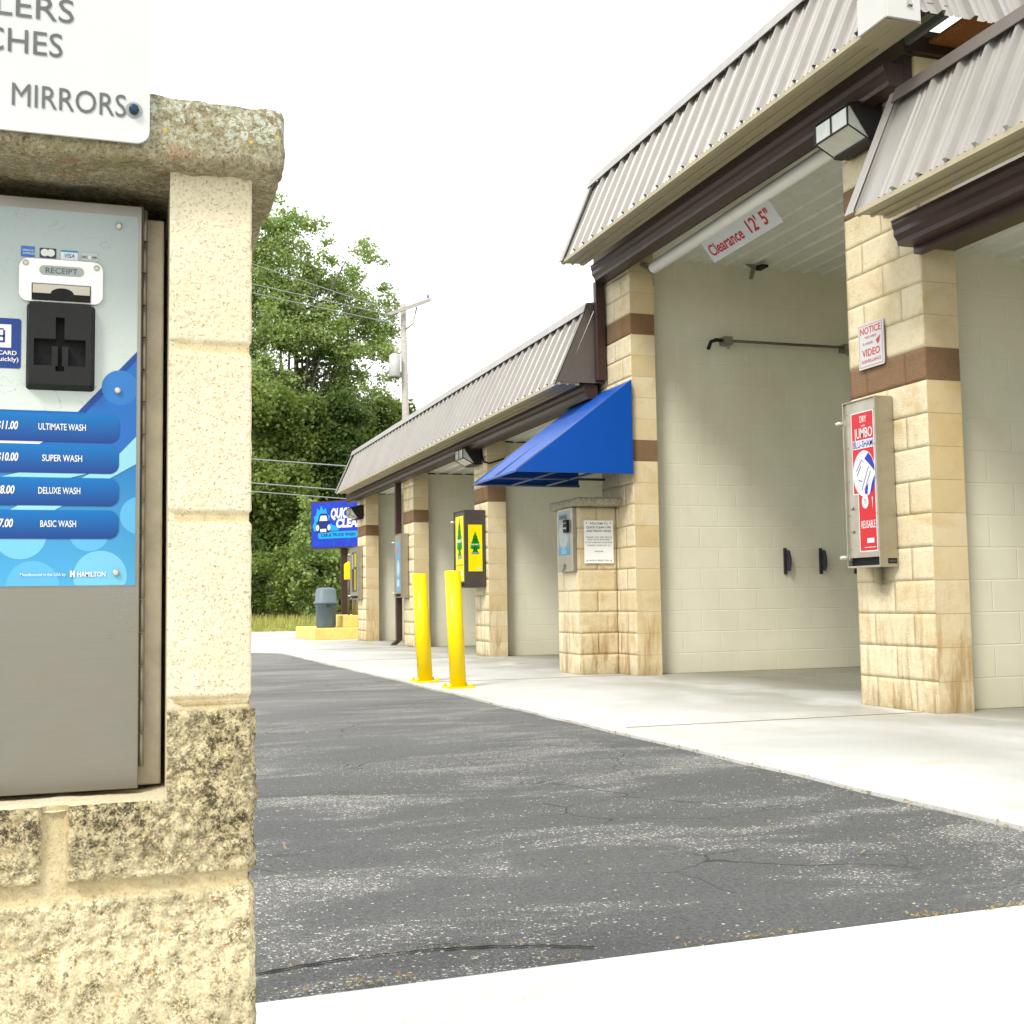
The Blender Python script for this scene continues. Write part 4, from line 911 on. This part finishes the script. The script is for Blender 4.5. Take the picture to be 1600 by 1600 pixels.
# wall-pack lamps
def wallpack(loc, label, s=1.0, first=[None]):
    if first[0]:
        src = first[0]; o = src.copy(); COL.objects.link(o); o.location = loc; o.scale = (s, s, s); tag(o, label)
        for c in [c for c in bpy.data.objects if c.parent == src]:
            d = c.copy(); COL.objects.link(d); d.parent = o
        return o
    t = thing('wall_lamp', loc, label, 'wall lamp', 'wall lamps on the pillars'); x, y, z = loc; w = .19; h = .135; d = .27
    mb = MB(); mb.box((x - .05, y - w, z - h), (x, y + w, z + h))
    top = [(x - .05, z + h), (x - d, z + h * .55), (x - d, z + h * .55 - .012), (x - .12, z - h), (x - .05, z - h)]
    for yy in (y - w, y + w - .006): mb.prism([(x - .05, yy, z + h), (x - d * .93, yy, z + h * .62), (x - .10, yy, z - h), (x - .05, yy, z - h)], (0, .006, 0))
    mb.prism([(x - .05, y - w, z + h), (x - d, y - w, z + h * .6), (x - d, y - w, z + h * .6 - .01), (x - .05, y - w, z + h - .014)], (0, 2 * w, 0)); mb.box((x - .12, y - w, z - h - .006), (x - .05, y + w, z - h + .01))
    X_ = x - d + .008
    for yy in (y - w, y + w - .012, y - .006): mb.box((X_ - .004, yy, z - .058), (X_ + .006, yy + .012, z + h * .58 - .008))
    mb.box((X_ - .004, y - w, z - .064), (X_ + .008, y + w, z - .052))
    for yy in (y - w + .001, y + w - .008): mb.prism([(X_ + .004, yy, z - .062), (x - .12, yy, z - h + .002), (x - .12, yy, z - h + .014), (X_ + .004, yy, z - .05)], (0, .006, 0))
    mb.build('lamp_housing', plain('black_lamp_paint', (40, 38, 40), .5), t, .003)
    g = NT('ribbed_lamp_glass'); gp = g.pos(); wv = g.node('ShaderNodeTexWave'); g.link(gp, wv.inputs[0]); wv.inputs['Scale'].default_value = 30; g.bump(wv.outputs['Fac'], .4, .003)
    g.b.inputs['Coat Weight'].default_value = .6
    g = g.done(g.mix(g.noise(gp, 12, 3), (.40, .42, .36, 1), (.60, .62, .56, 1)), .12)
    mb = MB(); mb.prism([(x - .052, y - w + .008, z + h - .02), (x - d + .012, y - w + .008, z + h * .58 - .012), (x - d + .012, y - w + .008, z - .055), (x - .13, y - w + .008, z - h + .012), (x - .052, y - w + .008, z - h + .012)], (0, 2 * w - .016, 0))
    mb.build('lens', g, t, .006); first[0] = t; return t
wallpack((4.705, 6.55, 3.775), 'largest black wall lamp with ribbed glass, high on the big right-hand pillar')
wallpack((4.705, 15.33, 2.68), 'black wall lamp with pale lens under the gutter beside the tip of the blue awning')
wallpack((4.705, 23.1, 2.50), 'small distant black wall lamp in front of the blue pylon sign')
mb = MB(); mb.tube([(4.70, 15.15, 2.70), (4.69, 15.0, 2.56), (4.73, 14.9, 2.53), (4.95, 14.93, 2.6)], .012, 8)
tag(mb.build('lamp_cable', M_black), 'black cable looping from the lamp round the pillar behind the awning', 'cable')

# clearance bar
cb = thing('clearance_bar', (4.86, 8.65, 3.75), 'white pipe hung across the tall bay with a red lettered clearance plate below it', 'clearance bar')
mb = MB(); a, b = Vector((4.86, 10.10, 3.84)), Vector((4.86, 7.14, 3.885))
mb.tube([a + Vector((0, .02, 0)), a, b, b + Vector((0, -.012, 0))], [.035, .056, .056, .056], 24); mb.build('pipe', plain('pvc_white', (244, 244, 236), .35, 0, .04, k=.95), cb)
mb = MB(); mb.tube([b + Vector((0, -.0125, 0)), b + Vector((0, -.016, 0))], .042, 20); mb.build('pipe_end', M_steeldk, cb)
du = (b - a).normalized(); vv = Vector((-.62, 0, .78)); vv = (vv - du * vv.dot(du)).normalized()
f = Frame(a + Vector((.0, 0, -.05)), du, vv)
mb = MB(); slab(mb, f, rect(.93, -.215, 2.06, .0), -.003, 0); mb.build('plate', M_signw, cb)
mb = MB(); text(mb, f, 'Clearance', .97, 1.53, -.165, .105, .02, .002); mb.build('plate_lettering', M_red, cb); mb = MB(); text(mb, f, "12' 5\"", 1.63, 1.97, -.165, .12, .02, .002); mb.build('plate_lettering', M_red, cb)
mb = MB()
for k in range(6):
    c = Vector((4.85 + .004 * k, 10.30 - .03 * k + .03, 3.93 - .02 * k)); mb.tube([c + Vector((.018 * math.cos(t), .006 * math.sin(t * 2), .024 * math.sin(t))) for t in np.linspace(0, 6.3, 12)], .005, 6)
mb.tube([(4.86, 10.2, 3.86), (4.90, 10.22, 3.80), (4.91, 10.22, 3.70)], .006, 6)
mb.tube([(4.86, 10.34, 3.93), (4.86, 10.27, 3.93), (4.86, 10.12, 3.86)], .005, 6); mb.tube([b, b + Vector((0, -.0, .1)), (4.86, 7.1, 4.05)], .004, 6)
mb.build('chain', M_steeldk, cb)

# inside the tall bay
f = FY(10.515)
br = thing('boom_rail', (6.5, 10.47, 3.26), 'thin steel spray boom rail with black hose end, high on the bay wall', 'boom rail')
mb = MB(); mb.tube([(5.72, 10.43, 3.262), (7.6, 10.43, 3.268)], .014, 10); mb.build('rail', plain('rail_grey', (120, 118, 104), .4, .5), br)
mb = MB(); mb.tube([(5.74, 10.43, 3.262), (5.67, 10.42, 3.262), (5.60, 10.40, 3.235), (5.56, 10.38, 3.16)], [.016, .02, .018, .02], 10); mb.build('hose_end', M_black, br)
for x in (5.80, 7.18): mb = MB(); mb.box((x - .045, 10.40, 3.225), (x + .045, 10.518, 3.30)); mb.tube([(x + .02, 10.45, 3.26), (x + .02, 10.45, 3.19)], .014, 8); mb.build('rail_bracket', M_steeldk, br)
def clip():
    t = thing('mat_clip', (6.43, 10.515, .95), 'black spring mat clip on the bay wall, left of the two seen whole', 'mat clip', 'mat clips on the bay wall')
    mb = MB(); mb.box((6.405, 10.495, .955), (6.437, 10.519, 1.215)); mb.build('bracket', plain('clip_brown', (62, 54, 48), .5), t, .005)
    mb = MB(); mb.prism([(6.418, 10.493, 1.195), (6.442, 10.493, 1.185), (6.456, 10.493, 1.12), (6.456, 10.493, 1.04), (6.440, 10.493, .985), (6.424, 10.493, .99), (6.434, 10.493, 1.04), (6.434, 10.493, 1.12)], (0, -.05, 0)); mb.build('jaw', plain('clip_blue_grey', (66, 68, 86), .45), t, .003)
    return t
c0 = clip()
for x, lb in ((6.84, 'black spring mat clip on the bay wall, right of the two seen whole'), (7.25, 'third mat clip, mostly hidden behind the red vending box')):
    o = c0.copy(); COL.objects.link(o); o.location = (x, 10.515, .95); o['label'] = lb
    for c in [c for c in bpy.data.objects if c.parent == c0]: d = c.copy(); COL.objects.link(d); d.parent = o
cbk = thing('ceiling_bracket', (6.05, 10.3, 4.0), 'small pale metal bracket folded down from the tall bay ceiling', 'bracket')
mb = MB(); mb.prism([(5.98, 10.35, 4.03), (6.16, 10.35, 4.03), (6.10, 10.35, 4.0), (6.06, 10.35, 3.88), (6.02, 10.35, 3.88), (6.05, 10.35, 3.99)], (0, .012, 0)); mb.build('plate', plain('bracket_tan', (150, 144, 120), .5), cbk)
mb = MB(); mb.box((6.1, 10.25, 3.985), (6.18, 10.40, 4.01)); mb.build('hinge', M_black, cbk)

# ================================================================== BOLLARDS
def bollard(x, y, top, label, lean):
    t = thing('bollard', (x, y, .014), label, 'bollard', 'yellow bollards at the drive edge')
    mb = MB(); mb.tube([(x, y, .02), (x + lean[0], y + lean[1], top)], .068, 32); mb.tube([(x + lean[0], y + lean[1], top), (x + lean[0], y + lean[1], top + .004)], [.066, .06], 32); mb.build('post', M_yel, t)
    mb = MB(); mb.box((x - .115, y - .115, .014), (x + .115, y + .115, .027)); bp = mb.build('base_plate', M_yel, t, .003)
    for a in (-1, 1):
        for b in (-1, 1): mb = MB(); mb.tube([(x + a * .09, y + b * .09, .027), (x + a * .09, y + b * .09, .052)], .014, 6); mb.build('anchor_bolt', M_yel, bp)
bollard(2.74, 10.62, .985, 'yellow steel bollard, the left and farther of the pair', (-.035, .05))
bollard(2.79, 9.72, .985, 'yellow steel bollard, the right and nearer of the pair', (-.03, .03))

# ================================================================== FAR ISLAND, SIGN, CAN
isl = thing('vacuum_island', (5.2, 26, 0), 'pale yellow painted two-step concrete island beyond the last pillar', 'island')
mb = MB(); mb.box((4.07, 24.9, -.01), (9., 27.4, .24)); mb.build('lower_step', M_curby, isl, .015)
mb = MB(); mb.box((4.72, 25.05, .24), (9, 27.2, .49)); mb.build('upper_step', M_curby, isl, .015)
can = thing('trash_can', (4.38, 25.25, .24), 'grey plastic trash can with raised lid on the yellow island step', 'trash can')
Mcan = plain('grey_plastic', (98, 116, 124), .5, 0, .08, 8)
cx, cy = 4.38, 25.25
def ring(r, z, n=24, sq=.25):
    P = []
    for k in range(n):
        a = 2 * math.pi * (k + .5) / n; c, s = math.cos(a), math.sin(a); q = (abs(c) ** 4 + abs(s) ** 4) ** -.25; P.append((cx + r * c * (1 - sq + sq * q), cy + r * s * (1 - sq + sq * q), z))
    return P
def loft(mb, rings, cap=True):
    k = len(mb.v); n = len(rings[0])
    for r in rings: mb.v += r
    for i in range(len(rings) - 1):
        for j in range(n): mb.f.append((k + i * n + j, k + i * n + (j + 1) % n, k + (i + 1) * n + (j + 1) % n, k + (i + 1) * n + j)); mb.mi.append(0); mb.ti.append(0.); mb.sm.append(True)
    if cap:
        mb.f.append(tuple(k + j for j in reversed(range(n)))); mb.f.append(tuple(k + (len(rings) - 1) * n + j for j in range(n))); mb.mi += [0, 0]; mb.ti += [0., 0.]; mb.sm += [False, False]
mb = MB(); loft(mb, [ring(.19, .24, 24, .6), ring(.195, .27, 24, .6), ring(.215, .68, 24, .6), ring(.232, .69, 24, .6), ring(.235, .74, 24, .6)]); 
for k in range(8):
    a = 2 * math.pi * (k + .5) / 8; mb.box((cx + .2 * math.cos(a) - .012, cy + .2 * math.sin(a) - .012, .27), (cx + .2 * math.cos(a) + .012, cy + .2 * math.sin(a) + .012, .68))
mb.build('bin_body', Mcan, can)
mb = MB(); loft(mb, [ring(.25, .735, 24, .7), ring(.25, .78, 24, .7), ring(.222, .80, 24, .7), ring(.208, 1.02, 24, .7), ring(.18, 1.06, 24, .7), ring(.10, 1.08, 24, .7)]); mb.build('lid', plain('lid_plastic', (120, 136, 142), .45, 0, .08, 8), can)
mb = MB(); mb.box((cx - .03, cy - .27, .66), (cx + .07, cy - .215, .69)); mb.box((cx - .03, cy - .27, .69), (cx - .012, cy - .215, .735)); mb.box((cx + .052, cy - .27, .69), (cx + .07, cy - .215, .735)); mb.build('handle', plain('handle_plastic', (70, 82, 90), .5), can, .004)
vc = thing('vacuum', (5.05, 25.6, .49), 'steel coin vacuum with a yellow hose holder half hidden behind the last pillar', 'vacuum')
mb = MB(); mb.tube([(5.13, 25.6, .49), (5.13, 25.6, 1.35)], .12, 20); mb.build('canister', M_steel, vc); mb = MB(); mb.tube([(4.93, 25.6, .49), (4.93, 25.6, 1.75)], .02, 10); mb.build('hose_post', plain('post_grey', (140, 138, 130), .4, .6), vc)
mb = MB(); mb.prism([(4.84, 25.55, 1.25), (4.99, 25.55, 1.25), (4.99, 25.55, 1.60), (4.93, 25.55, 1.64), (4.84, 25.55, 1.58)], (0, .1, 0)); mb.build('hose_holder', M_yel, vc, .01)
# pylon sign, turned toward the road
sg = thing('pylon_sign', (5.05, 27.6, 0), 'blue pylon sign with a cartoon car and white lettering on a brown post', 'sign')
mb = MB(); mb.box((5.18, 27.72, -.02), (5.33, 27.87, 2.1)); mb.build('post', M_gut, sg, .008)
A = Vector((4.56, 28.15, 0)); dvec = Vector((1.20, -1.22, 0)); L = dvec.length
f = Frame(A, dvec, (0, 0, 1)); ZB, ZT = 2.05, 3.10
mb = MB(); slab(mb, f, rect(-.03, ZB - .03, L + .03, ZT + .03), -.22, -.01); mb.build('cabinet', M_gut, sg)
mb = MB(); slab(mb, f, rect(0.0, ZB, L, ZT), -.009, 0); fc = mb.build('sign_face', plain('sign_navy', (8, 46, 170), .3, 0, .06, 3, k=.9), sg)
mb = MB(); rr = random.Random(5)
for k in range(46):
    x = rr.uniform(.05, L - .05); z = rr.choice((rr.uniform(ZB + .03, ZB + .2), rr.uniform(ZT - .2, ZT - .03))); r = rr.uniform(.015, .05)
    C = circ(x, z, r, None, 14); C2 = circ(x, z, r * .72, None, 14)
    for i in range(14): j = (i + 1) % 14; poly(mb, f, [C[i], C[j], C2[j], C2[i]], .002, 0)
mb.build('bubbles', plain('sign_bubble_blue', (34, 92, 206), .3), fc)
u = L / 2.385
def sp(pts): return [(x * u, ZB + z) for x, z in pts]
mb = MB()
splash = [(.10, .38), (.02, .50), (.12, .62), (.08, .72), (.2, .76), (.24, .92), (.36, .86), (.44, .98), (.56, .86), (.68, .92), (.74, .78), (.86, .72), (.84, .6), (.98, .52), (1.3, .46), (1.3, .38)]
q8 = lambda P: [(.02 + x * .80, y) for x, y in P]
fan(mb, f, sp(q8(splash)), (.42 * u, ZB + .55), .0025, 0); poly(mb, f, sp(rrect(.25, .20, 1.80, .36, .07)), .0025, 0)
fan(mb, f, sp(q8([(.2, .38), (.2, .58), (.28, .62), (.36, .76), (.42, .79), (.70, .79), (.76, .76), (.82, .62), (.9, .58), (.9, .38), (.82, .34), (.28, .34)])), (.46 * u, ZB + .55), .004, 1)
poly(mb, f, sp(q8([(.36, .62), (.42, .74), (.70, .74), (.76, .62)])), .006, 2)
for cx_ in (.27, .83): poly(mb, f, sp(q8(circ(cx_, .46, .075, .07, 16))), .0065, 2)
poly(mb, f, sp(q8(rrect(.40, .36, .70, .43, .02))), .0065, 2)
text(mb, f, 'QUICK', .74 * u, 1.58 * u, ZB + .66, .24, .045, .006, 2, shear=.12); text(mb, f, 'CLEAN', .95 * u, 2.02 * u, ZB + .44, .21, .05, .0075, 2, shear=.12)
poly(mb, f, sp([(1.64, .86), (1.9, .9), (1.9, .82)]), .006, 2)
text(mb, f, 'CAR & TRUCK WASH', .36 * u, 1.70 * u, ZB + .245, .075, .015, .006, 1, shear=.1)
mb.build('sign_art', [plain('sign_cyan', (0, 164, 230), .3), plain('sign_navy_ink', (10, 36, 120), .3), M_white2], fc)

# ================================================================== UTILITY POLE AND WIRES
up_ = thing('utility_pole', (10.95, 45, 0), 'weathered wooden utility pole with crossarm and grey transformer rising behind the low roof', 'utility pole')
Mwood = plain('grey_wood', (190, 184, 174), .9, 0, .2, 10, k=.72)
mb = MB(); mb.tube([(11.0, 45, -.1), (10.95, 45, 6), (10.86, 45, 12.35)], [.16, .15, .11], 14); mb.build('pole', Mwood, up_)
mb = MB(); mb.prism([(10.1, 44.7, 11.72), (10.1, 44.7, 11.86), (10.1, 44.82, 11.86), (10.1, 44.82, 11.72)], (1.78, -.1, .72)); mb.build('crossarm', Mwood, up_)
mb = MB(); mb.tube([(10.9, 44.8, 11.3), (11.2, 44.8, 11.55), (11.35, 44.76, 12.2)], .03, 8); mb.build('brace', M_steeldk, up_)
mb = MB(); mb.tube([(10.45, 44.8, 9.40), (10.45, 44.8, 9.45), (10.47, 44.8, 10.25), (10.47, 44.8, 10.32)], [.19, .22, .22, .13], 18); mb.tube([(10.5, 44.8, 10.3), (10.5, 44.75, 10.6)], .05, 8); mb.build('transformer', plain('transformer_grey', (206, 208, 204), .5), up_)
for x, z in ((10.2, 11.9), (10.55, 12.03), (11.8, 12.6)): mb = MB(); mb.tube([(x, 44.75, z), (x, 44.75, z + .16)], [.05, .03], 8); mb.build('insulator', plain('insulator_grey', (150, 140, 130), .4), up_)
def wire(p, q, label, r=.017, sag=.0):
    m_ = MB(); p, q = Vector(p), Vector(q); e = p + (p - q) * 5.2
    pts = [q.lerp(e, k / 24) + Vector((0, 0, -sag * 4 * (k / 24) * (1 - k / 24))) for k in range(25)]; m_.tube(pts, r, 6)
    tag(m_.build('power_line', plain('wire_grey', (176, 180, 180), .5)), label, 'power line', 'power lines crossing in front of the trees')
wire((5.45, 43.3, 12.86), (10.2, 44.75, 12.02), 'topmost power line, crossing the bright crown of the tall tree')
wire((4.88, 43.3, 12.28), (10.5, 44.75, 11.78), 'second power line from the top, across the tall tree')
wire((4.88, 43.3, 11.95), (10.9, 44.85, 11.45), 'lowest of the three upper power lines')
wire((4.93, 43.3, 5.93), (10.95, 44.8, 5.80), 'highest of the three lower power lines, against the dark wood', .024)
wire((4.93, 43.3, 5.07), (10.95, 44.8, 4.86), 'middle one of the three lower power lines', .024)
wire((4.93, 43.3, 4.77), (10.95, 44.8, 4.53), 'lowest power line, just above the blue pylon sign', .022)

# ================================================================== TREES
M_bark = mat_bark()
L_bright = mat_leaf('leaf_bright', (.16, .24, .07), (.32, .42, .13), (.44, .52, .19))
L_mid = mat_leaf('leaf_mid', (.085, .135, .03), (.19, .26, .055), (.27, .34, .08))
L_dark = mat_leaf('leaf_dark', (.028, .062, .014), (.07, .115, .024), (.085, .14, .028))
def leaves(name, lobes, per, size, mat, parent, seed, clump=.42, nclump=16):
    rs = np.random.RandomState(seed); C = []
    for (x, y, z, r) in lobes:
        n = max(3, int(nclump * (r / 1.3) ** 2))
        d = rs.normal(size=(n, 3)); d /= np.linalg.norm(d, axis=1)[:, None]; rad = r * rs.uniform(.35, 1.0, n) ** .6
        c = np.array([x, y, z]) + d * rad[:, None] * np.array([1, 1, .85]); s = rs.uniform(.6, 1.3, n) * clump * (r / 1.3) ** .5
        for k in range(n):
            m = int(per * (s[k] / clump) ** 2); q = rs.normal(size=(m, 3)) * s[k] * np.array([.62, .62, .5]); C.append(c[k] + q)
    P = np.vstack(C); N = len(P); sz = size * rs.uniform(.6, 1.35, N)
    a = rs.normal(size=(N, 3)); a[:, 2] *= .6; a /= np.linalg.norm(a, axis=1)[:, None]; b = rs.normal(size=(N, 3)); b -= a * (a * b).sum(1)[:, None]; b /= np.linalg.norm(b, axis=1)[:, None]
    A = a * sz[:, None]; B = b * (sz * .42)[:, None]
    V = np.empty((N, 4, 3)); V[:, 0] = P - A * .5; V[:, 1] = P + B; V[:, 2] = P + A * .6; V[:, 3] = P - B
    base = np.array(parent_world(parent)); V = (V - base).reshape(-1, 3).astype(np.float32)
    me = bpy.data.meshes.new(name); me.vertices.add(N * 4); me.vertices.foreach_set('co', V.ravel()); me.loops.add(N * 4); me.loops.foreach_set('vertex_index', np.arange(N * 4, dtype=np.int32))
    me.polygons.add(N); me.polygons.foreach_set('loop_start', np.arange(0, N * 4, 4, dtype=np.int32)); me.polygons.foreach_set('loop_total', np.full(N, 4, dtype=np.int32))
    me.materials.append(mat); at = me.attributes.new('tint', 'FLOAT', 'FACE'); at.data.foreach_set('value', rs.rand(N).astype(np.float32)); me.update(); me.validate()
    o = bpy.data.objects.new(name, me); COL.objects.link(o); o.parent = parent; return o
def trunk(base, lobes, h0, r0, parent, seed, nl=None):
    rr = random.Random(seed); mb = MB(); b = Vector(base); top = Vector((b.x + rr.uniform(-.3, .3), b.y, h0 * 1.75)); fork = b + (top - b) * .5
    mb.tube([b - Vector((0, 0, .2)), b + Vector((0, 0, .4)), fork, top], [r0 * 1.4, r0, r0 * .75, r0 * .15], 10)
    for (x, y, z, r) in (lobes if nl is None else lobes[:nl]):
        e = Vector((x, y, z)); s = b.lerp(top, rr.uniform(.35, .95))
        if e.z < s.z: s.z = max(b.z + 1, e.z - r)
        e = s.lerp(e, .82); m = s.lerp(e, .5) + Vector((rr.uniform(-.3, .3), rr.uniform(-.3, .3), -.15 * (e - s).length))
        w = max(.035, min(.12, r0 * .4)); mb.tube([s, m, e], [w, w * .6, w * .2], 6)
    return mb.build('trunk', M_bark, parent)
def px(x, y, Y):   # a compass of the site: bearing and elevation seen from the drive, at distance Y
    bx, by = (x - 800) / 1880, (y - 800) / 1880
    d = Vector((.9476 * bx + .00964 * by + .3193, -.3191 * bx + .0754 * by + .9447, -.01496 * bx - .9971 * by + .0745)); return Vector((0, 0, .72)) + d * (Y / d.y)
def tree(name, label, cat, Y, bx, L, per, size, mat, seed, r0=.22, group=None, **k):
    lobes = []
    rr = random.Random(seed)
    for (a, b, r) in L:
        q = px(a, b, Y); lobes.append((q.x, Y + rr.uniform(-1.5, 1.5), q.z, r * Y / 1880 * 1.05))
    base = px(bx, 960, Y); t = thing(name, (base.x, Y, 0), label, cat, group)
    leaves('crown', lobes, per, size, mat, t, seed, **k); h = max(l[2] for l in lobes)
    trunk((base.x, Y, 0), lobes, h * .45, r0, t, seed); return t
# tall airy tree
tree('cottonwood_tree', 'tallest airy light-green tree, its lit crown standing above the wood beside the stone cap', 'tree', 52, 470,
     [(436, 352, 30), (470, 345, 24), (452, 334, 14), (410, 370, 34), (425, 390, 34), (500, 430, 26), (515, 445, 22), (400, 420, 40), (448, 400, 34), (490, 382, 24), (505, 405, 26), (430, 450, 46), (478, 440, 40), (548, 402, 20), (570, 395, 16), (560, 425, 26), (580, 415, 14), (545, 455, 24), (400, 500, 45), (445, 510, 40),
      (480, 490, 26), (548, 478, 30), (575, 470, 24), (590, 500, 26), (520, 510, 26), (555, 520, 32), (600, 485, 14), (610, 520, 14), (585, 545, 24), (495, 545, 26), (540, 565, 34), (570, 590, 24), (602, 560, 16), (615, 590, 12), (420, 560, 46), (405, 610, 48), (452, 600, 28),
      (500, 590, 22), (525, 605, 34), (560, 620, 22), (600, 600, 12), (520, 450, 26), (500, 530, 30), (530, 540, 30), (470, 600, 34), (515, 570, 34), (545, 610, 34), (580, 620, 26), (590, 520, 26), (560, 500, 28), (440, 650, 40), (490, 640, 36), (540, 650, 32), (350, 430, 50), (340, 540, 60), (300, 480, 50), (360, 620, 60), (300, 610, 60), (620, 545, 8), (597, 458, 10)], 230, .125, L_bright, 1, .26, clump=.46, nclump=16)
tree('broad_tree', 'dark green rounded tree behind the utility pole and the end of the low roof', 'tree', 54, 600,
     [(640, 640, 20), (625, 625, 14), (600, 650, 30), (570, 670, 34), (620, 680, 34), (650, 700, 34), (590, 710, 40), (550, 720, 36), (640, 740, 40), (680, 740, 36), (575, 765, 40), (630, 790, 40), (600, 650, 20), (655, 660, 16)], 300, .15, L_mid, 2, .25, nclump=20)
W_ = 'dense wood behind the road'
tree('wood_tree', 'dark leafy tree of the wood, directly right of the foreground housing', 'tree', 48, 430, [(400, 640, 46), (440, 660, 46), (480, 665, 42), (410, 710, 50), (460, 720, 50), (390, 770, 50), (440, 780, 50), (480, 790, 40), (410, 840, 40), (450, 850, 40)], 330, .145, L_mid, 3, group=W_, nclump=24)
tree('wood_tree', 'dark leafy tree of the wood, just above the blue pylon sign', 'tree', 49, 520, [(510, 655, 40), (540, 670, 34), (500, 705, 44), (545, 715, 40), (520, 760, 44), (560, 770, 40), (500, 810, 40), (545, 830, 44), (480, 740, 34)], 330, .145, L_dark, 4, group=W_, nclump=24)
tree('wood_tree', 'wood tree behind the last pillar, mostly hidden by the building', 'tree', 53, 640, [(600, 760, 50), (660, 770, 50), (620, 820, 50), (690, 820, 50), (720, 780, 46), (760, 820, 50), (590, 870, 46), (670, 880, 46)], 120, .24, L_dark, 5, group=W_, nclump=18)
for i, (Y, bx, mt, s, lb) in enumerate(((56, 330, L_dark, 6, 'wood tree hidden behind the foreground housing, nearest its stone cap'), (50, 200, L_mid, 7, 'wood tree hidden behind the pay terminal'), (54, 60, L_dark, 8, 'wood tree hidden behind the left edge of the pay terminal'))):
    tree('wood_tree', lb, 'tree', Y, bx, [(bx + dx, 700 + dy, 60) for dx, dy in ((0, -90), (-50, -20), (50, -30), (-70, 60), (10, 50), (70, 60), (-40, 140), (40, 150))], 90, .28, mt, s, group=W_, nclump=20)
# dark backdrop wood that reads as one mass
bw = thing('woodland', (8, 62, 0), 'solid dark wood filling the gaps low behind the nearer trees', 'woodland')
lob = [(x, 62 + rnd.uniform(-2, 2), z, 2.4) for x in np.arange(-14, 26, 2.2) for z in (1.4, 4.0, 6.6)]
leaves('foliage', lob, 110, .3, L_dark, bw, 20, clump=.8, nclump=16); bw['kind'] = 'stuff'
# shrubs
for i, (Y, bx, L, mt, lb) in enumerate((
    (43, 425, [(400, 900, 26), (425, 890, 30), (450, 905, 28), (410, 935, 26), (445, 940, 24)], L_mid, 'round light shrub between the housing and the trash can'),
    (42, 475, [(470, 850, 26), (480, 880, 30), (462, 905, 28), (485, 920, 28), (470, 820, 18), (478, 795, 12), (470, 940, 24)], L_bright, 'upright pale green sapling left of the trash can'),
    (42, 520, [(505, 880, 26), (530, 890, 30), (515, 915, 30), (545, 870, 26), (550, 910, 30), (525, 940, 26), (500, 860, 20)], L_bright, 'bright green bush behind the trash can under the pylon sign'),
    (44, 400, [(385, 860, 40), (370, 900, 40), (395, 880, 34), (380, 940, 34)], L_dark, 'dark shrub at the edge of the foreground housing'),
    (43, 590, [(570, 880, 34), (600, 890, 40), (585, 930, 34), (620, 920, 34)], L_mid, 'bush behind the sign post and the last pillar'),
    (45, 500, [(440, 960, 14), (455, 955, 14), (470, 957, 14), (495, 955, 14), (520, 957, 14), (420, 957, 14), (540, 955, 14)], L_mid, 'low hedge of brush at the far side of the grass'))):
    tree('shrub', lb, 'shrub', Y, bx, L, 260, .12, mt, 30 + i, .05, 'shrubs along the far verge', clump=.36, nclump=26)
# verge grass
rs = np.random.RandomState(4); mb = MB(); n = 26000
gx = rs.uniform(-6, 22, n); gy = 34.4 + rs.rand(n) * 10; hh = (.12 + .3 * rs.rand(n)) * np.clip((gy - 34.2) / 3.5, .25, 1.2); ga = rs.rand(n) * 3.14; le = rs.normal(size=(n, 2)) * .08
V = np.empty((n, 3, 3)); w = .02 + .015 * rs.rand(n)
V[:, 0] = np.c_[gx - w * np.cos(ga), gy - w * np.sin(ga), np.full(n, -.03)]; V[:, 1] = np.c_[gx + w * np.cos(ga), gy + w * np.sin(ga), np.full(n, -.03)]; V[:, 2] = np.c_[gx + le[:, 0], gy + le[:, 1], hh]
me = bpy.data.meshes.new('grass'); me.vertices.add(n * 3); me.vertices.foreach_set('co', V.astype(np.float32).ravel()); me.loops.add(n * 3); me.loops.foreach_set('vertex_index', np.arange(n * 3, dtype=np.int32))
me.polygons.add(n); me.polygons.foreach_set('loop_start', np.arange(0, n * 3, 3, dtype=np.int32)); me.polygons.foreach_set('loop_total', np.full(n, 3, dtype=np.int32))
me.materials.append(mat_leaf('verge_grass', (.34, .36, .07), (.5, .46, .15), (.42, .38, .10))); at = me.attributes.new('tint', 'FLOAT', 'FACE'); at.data.foreach_set('value', rs.rand(n).astype(np.float32)); me.update()
o = bpy.data.objects.new('grass', me); COL.objects.link(o); tag(o, 'tall yellowing verge grass between the road and the shrubs', 'grass', kind='stuff')
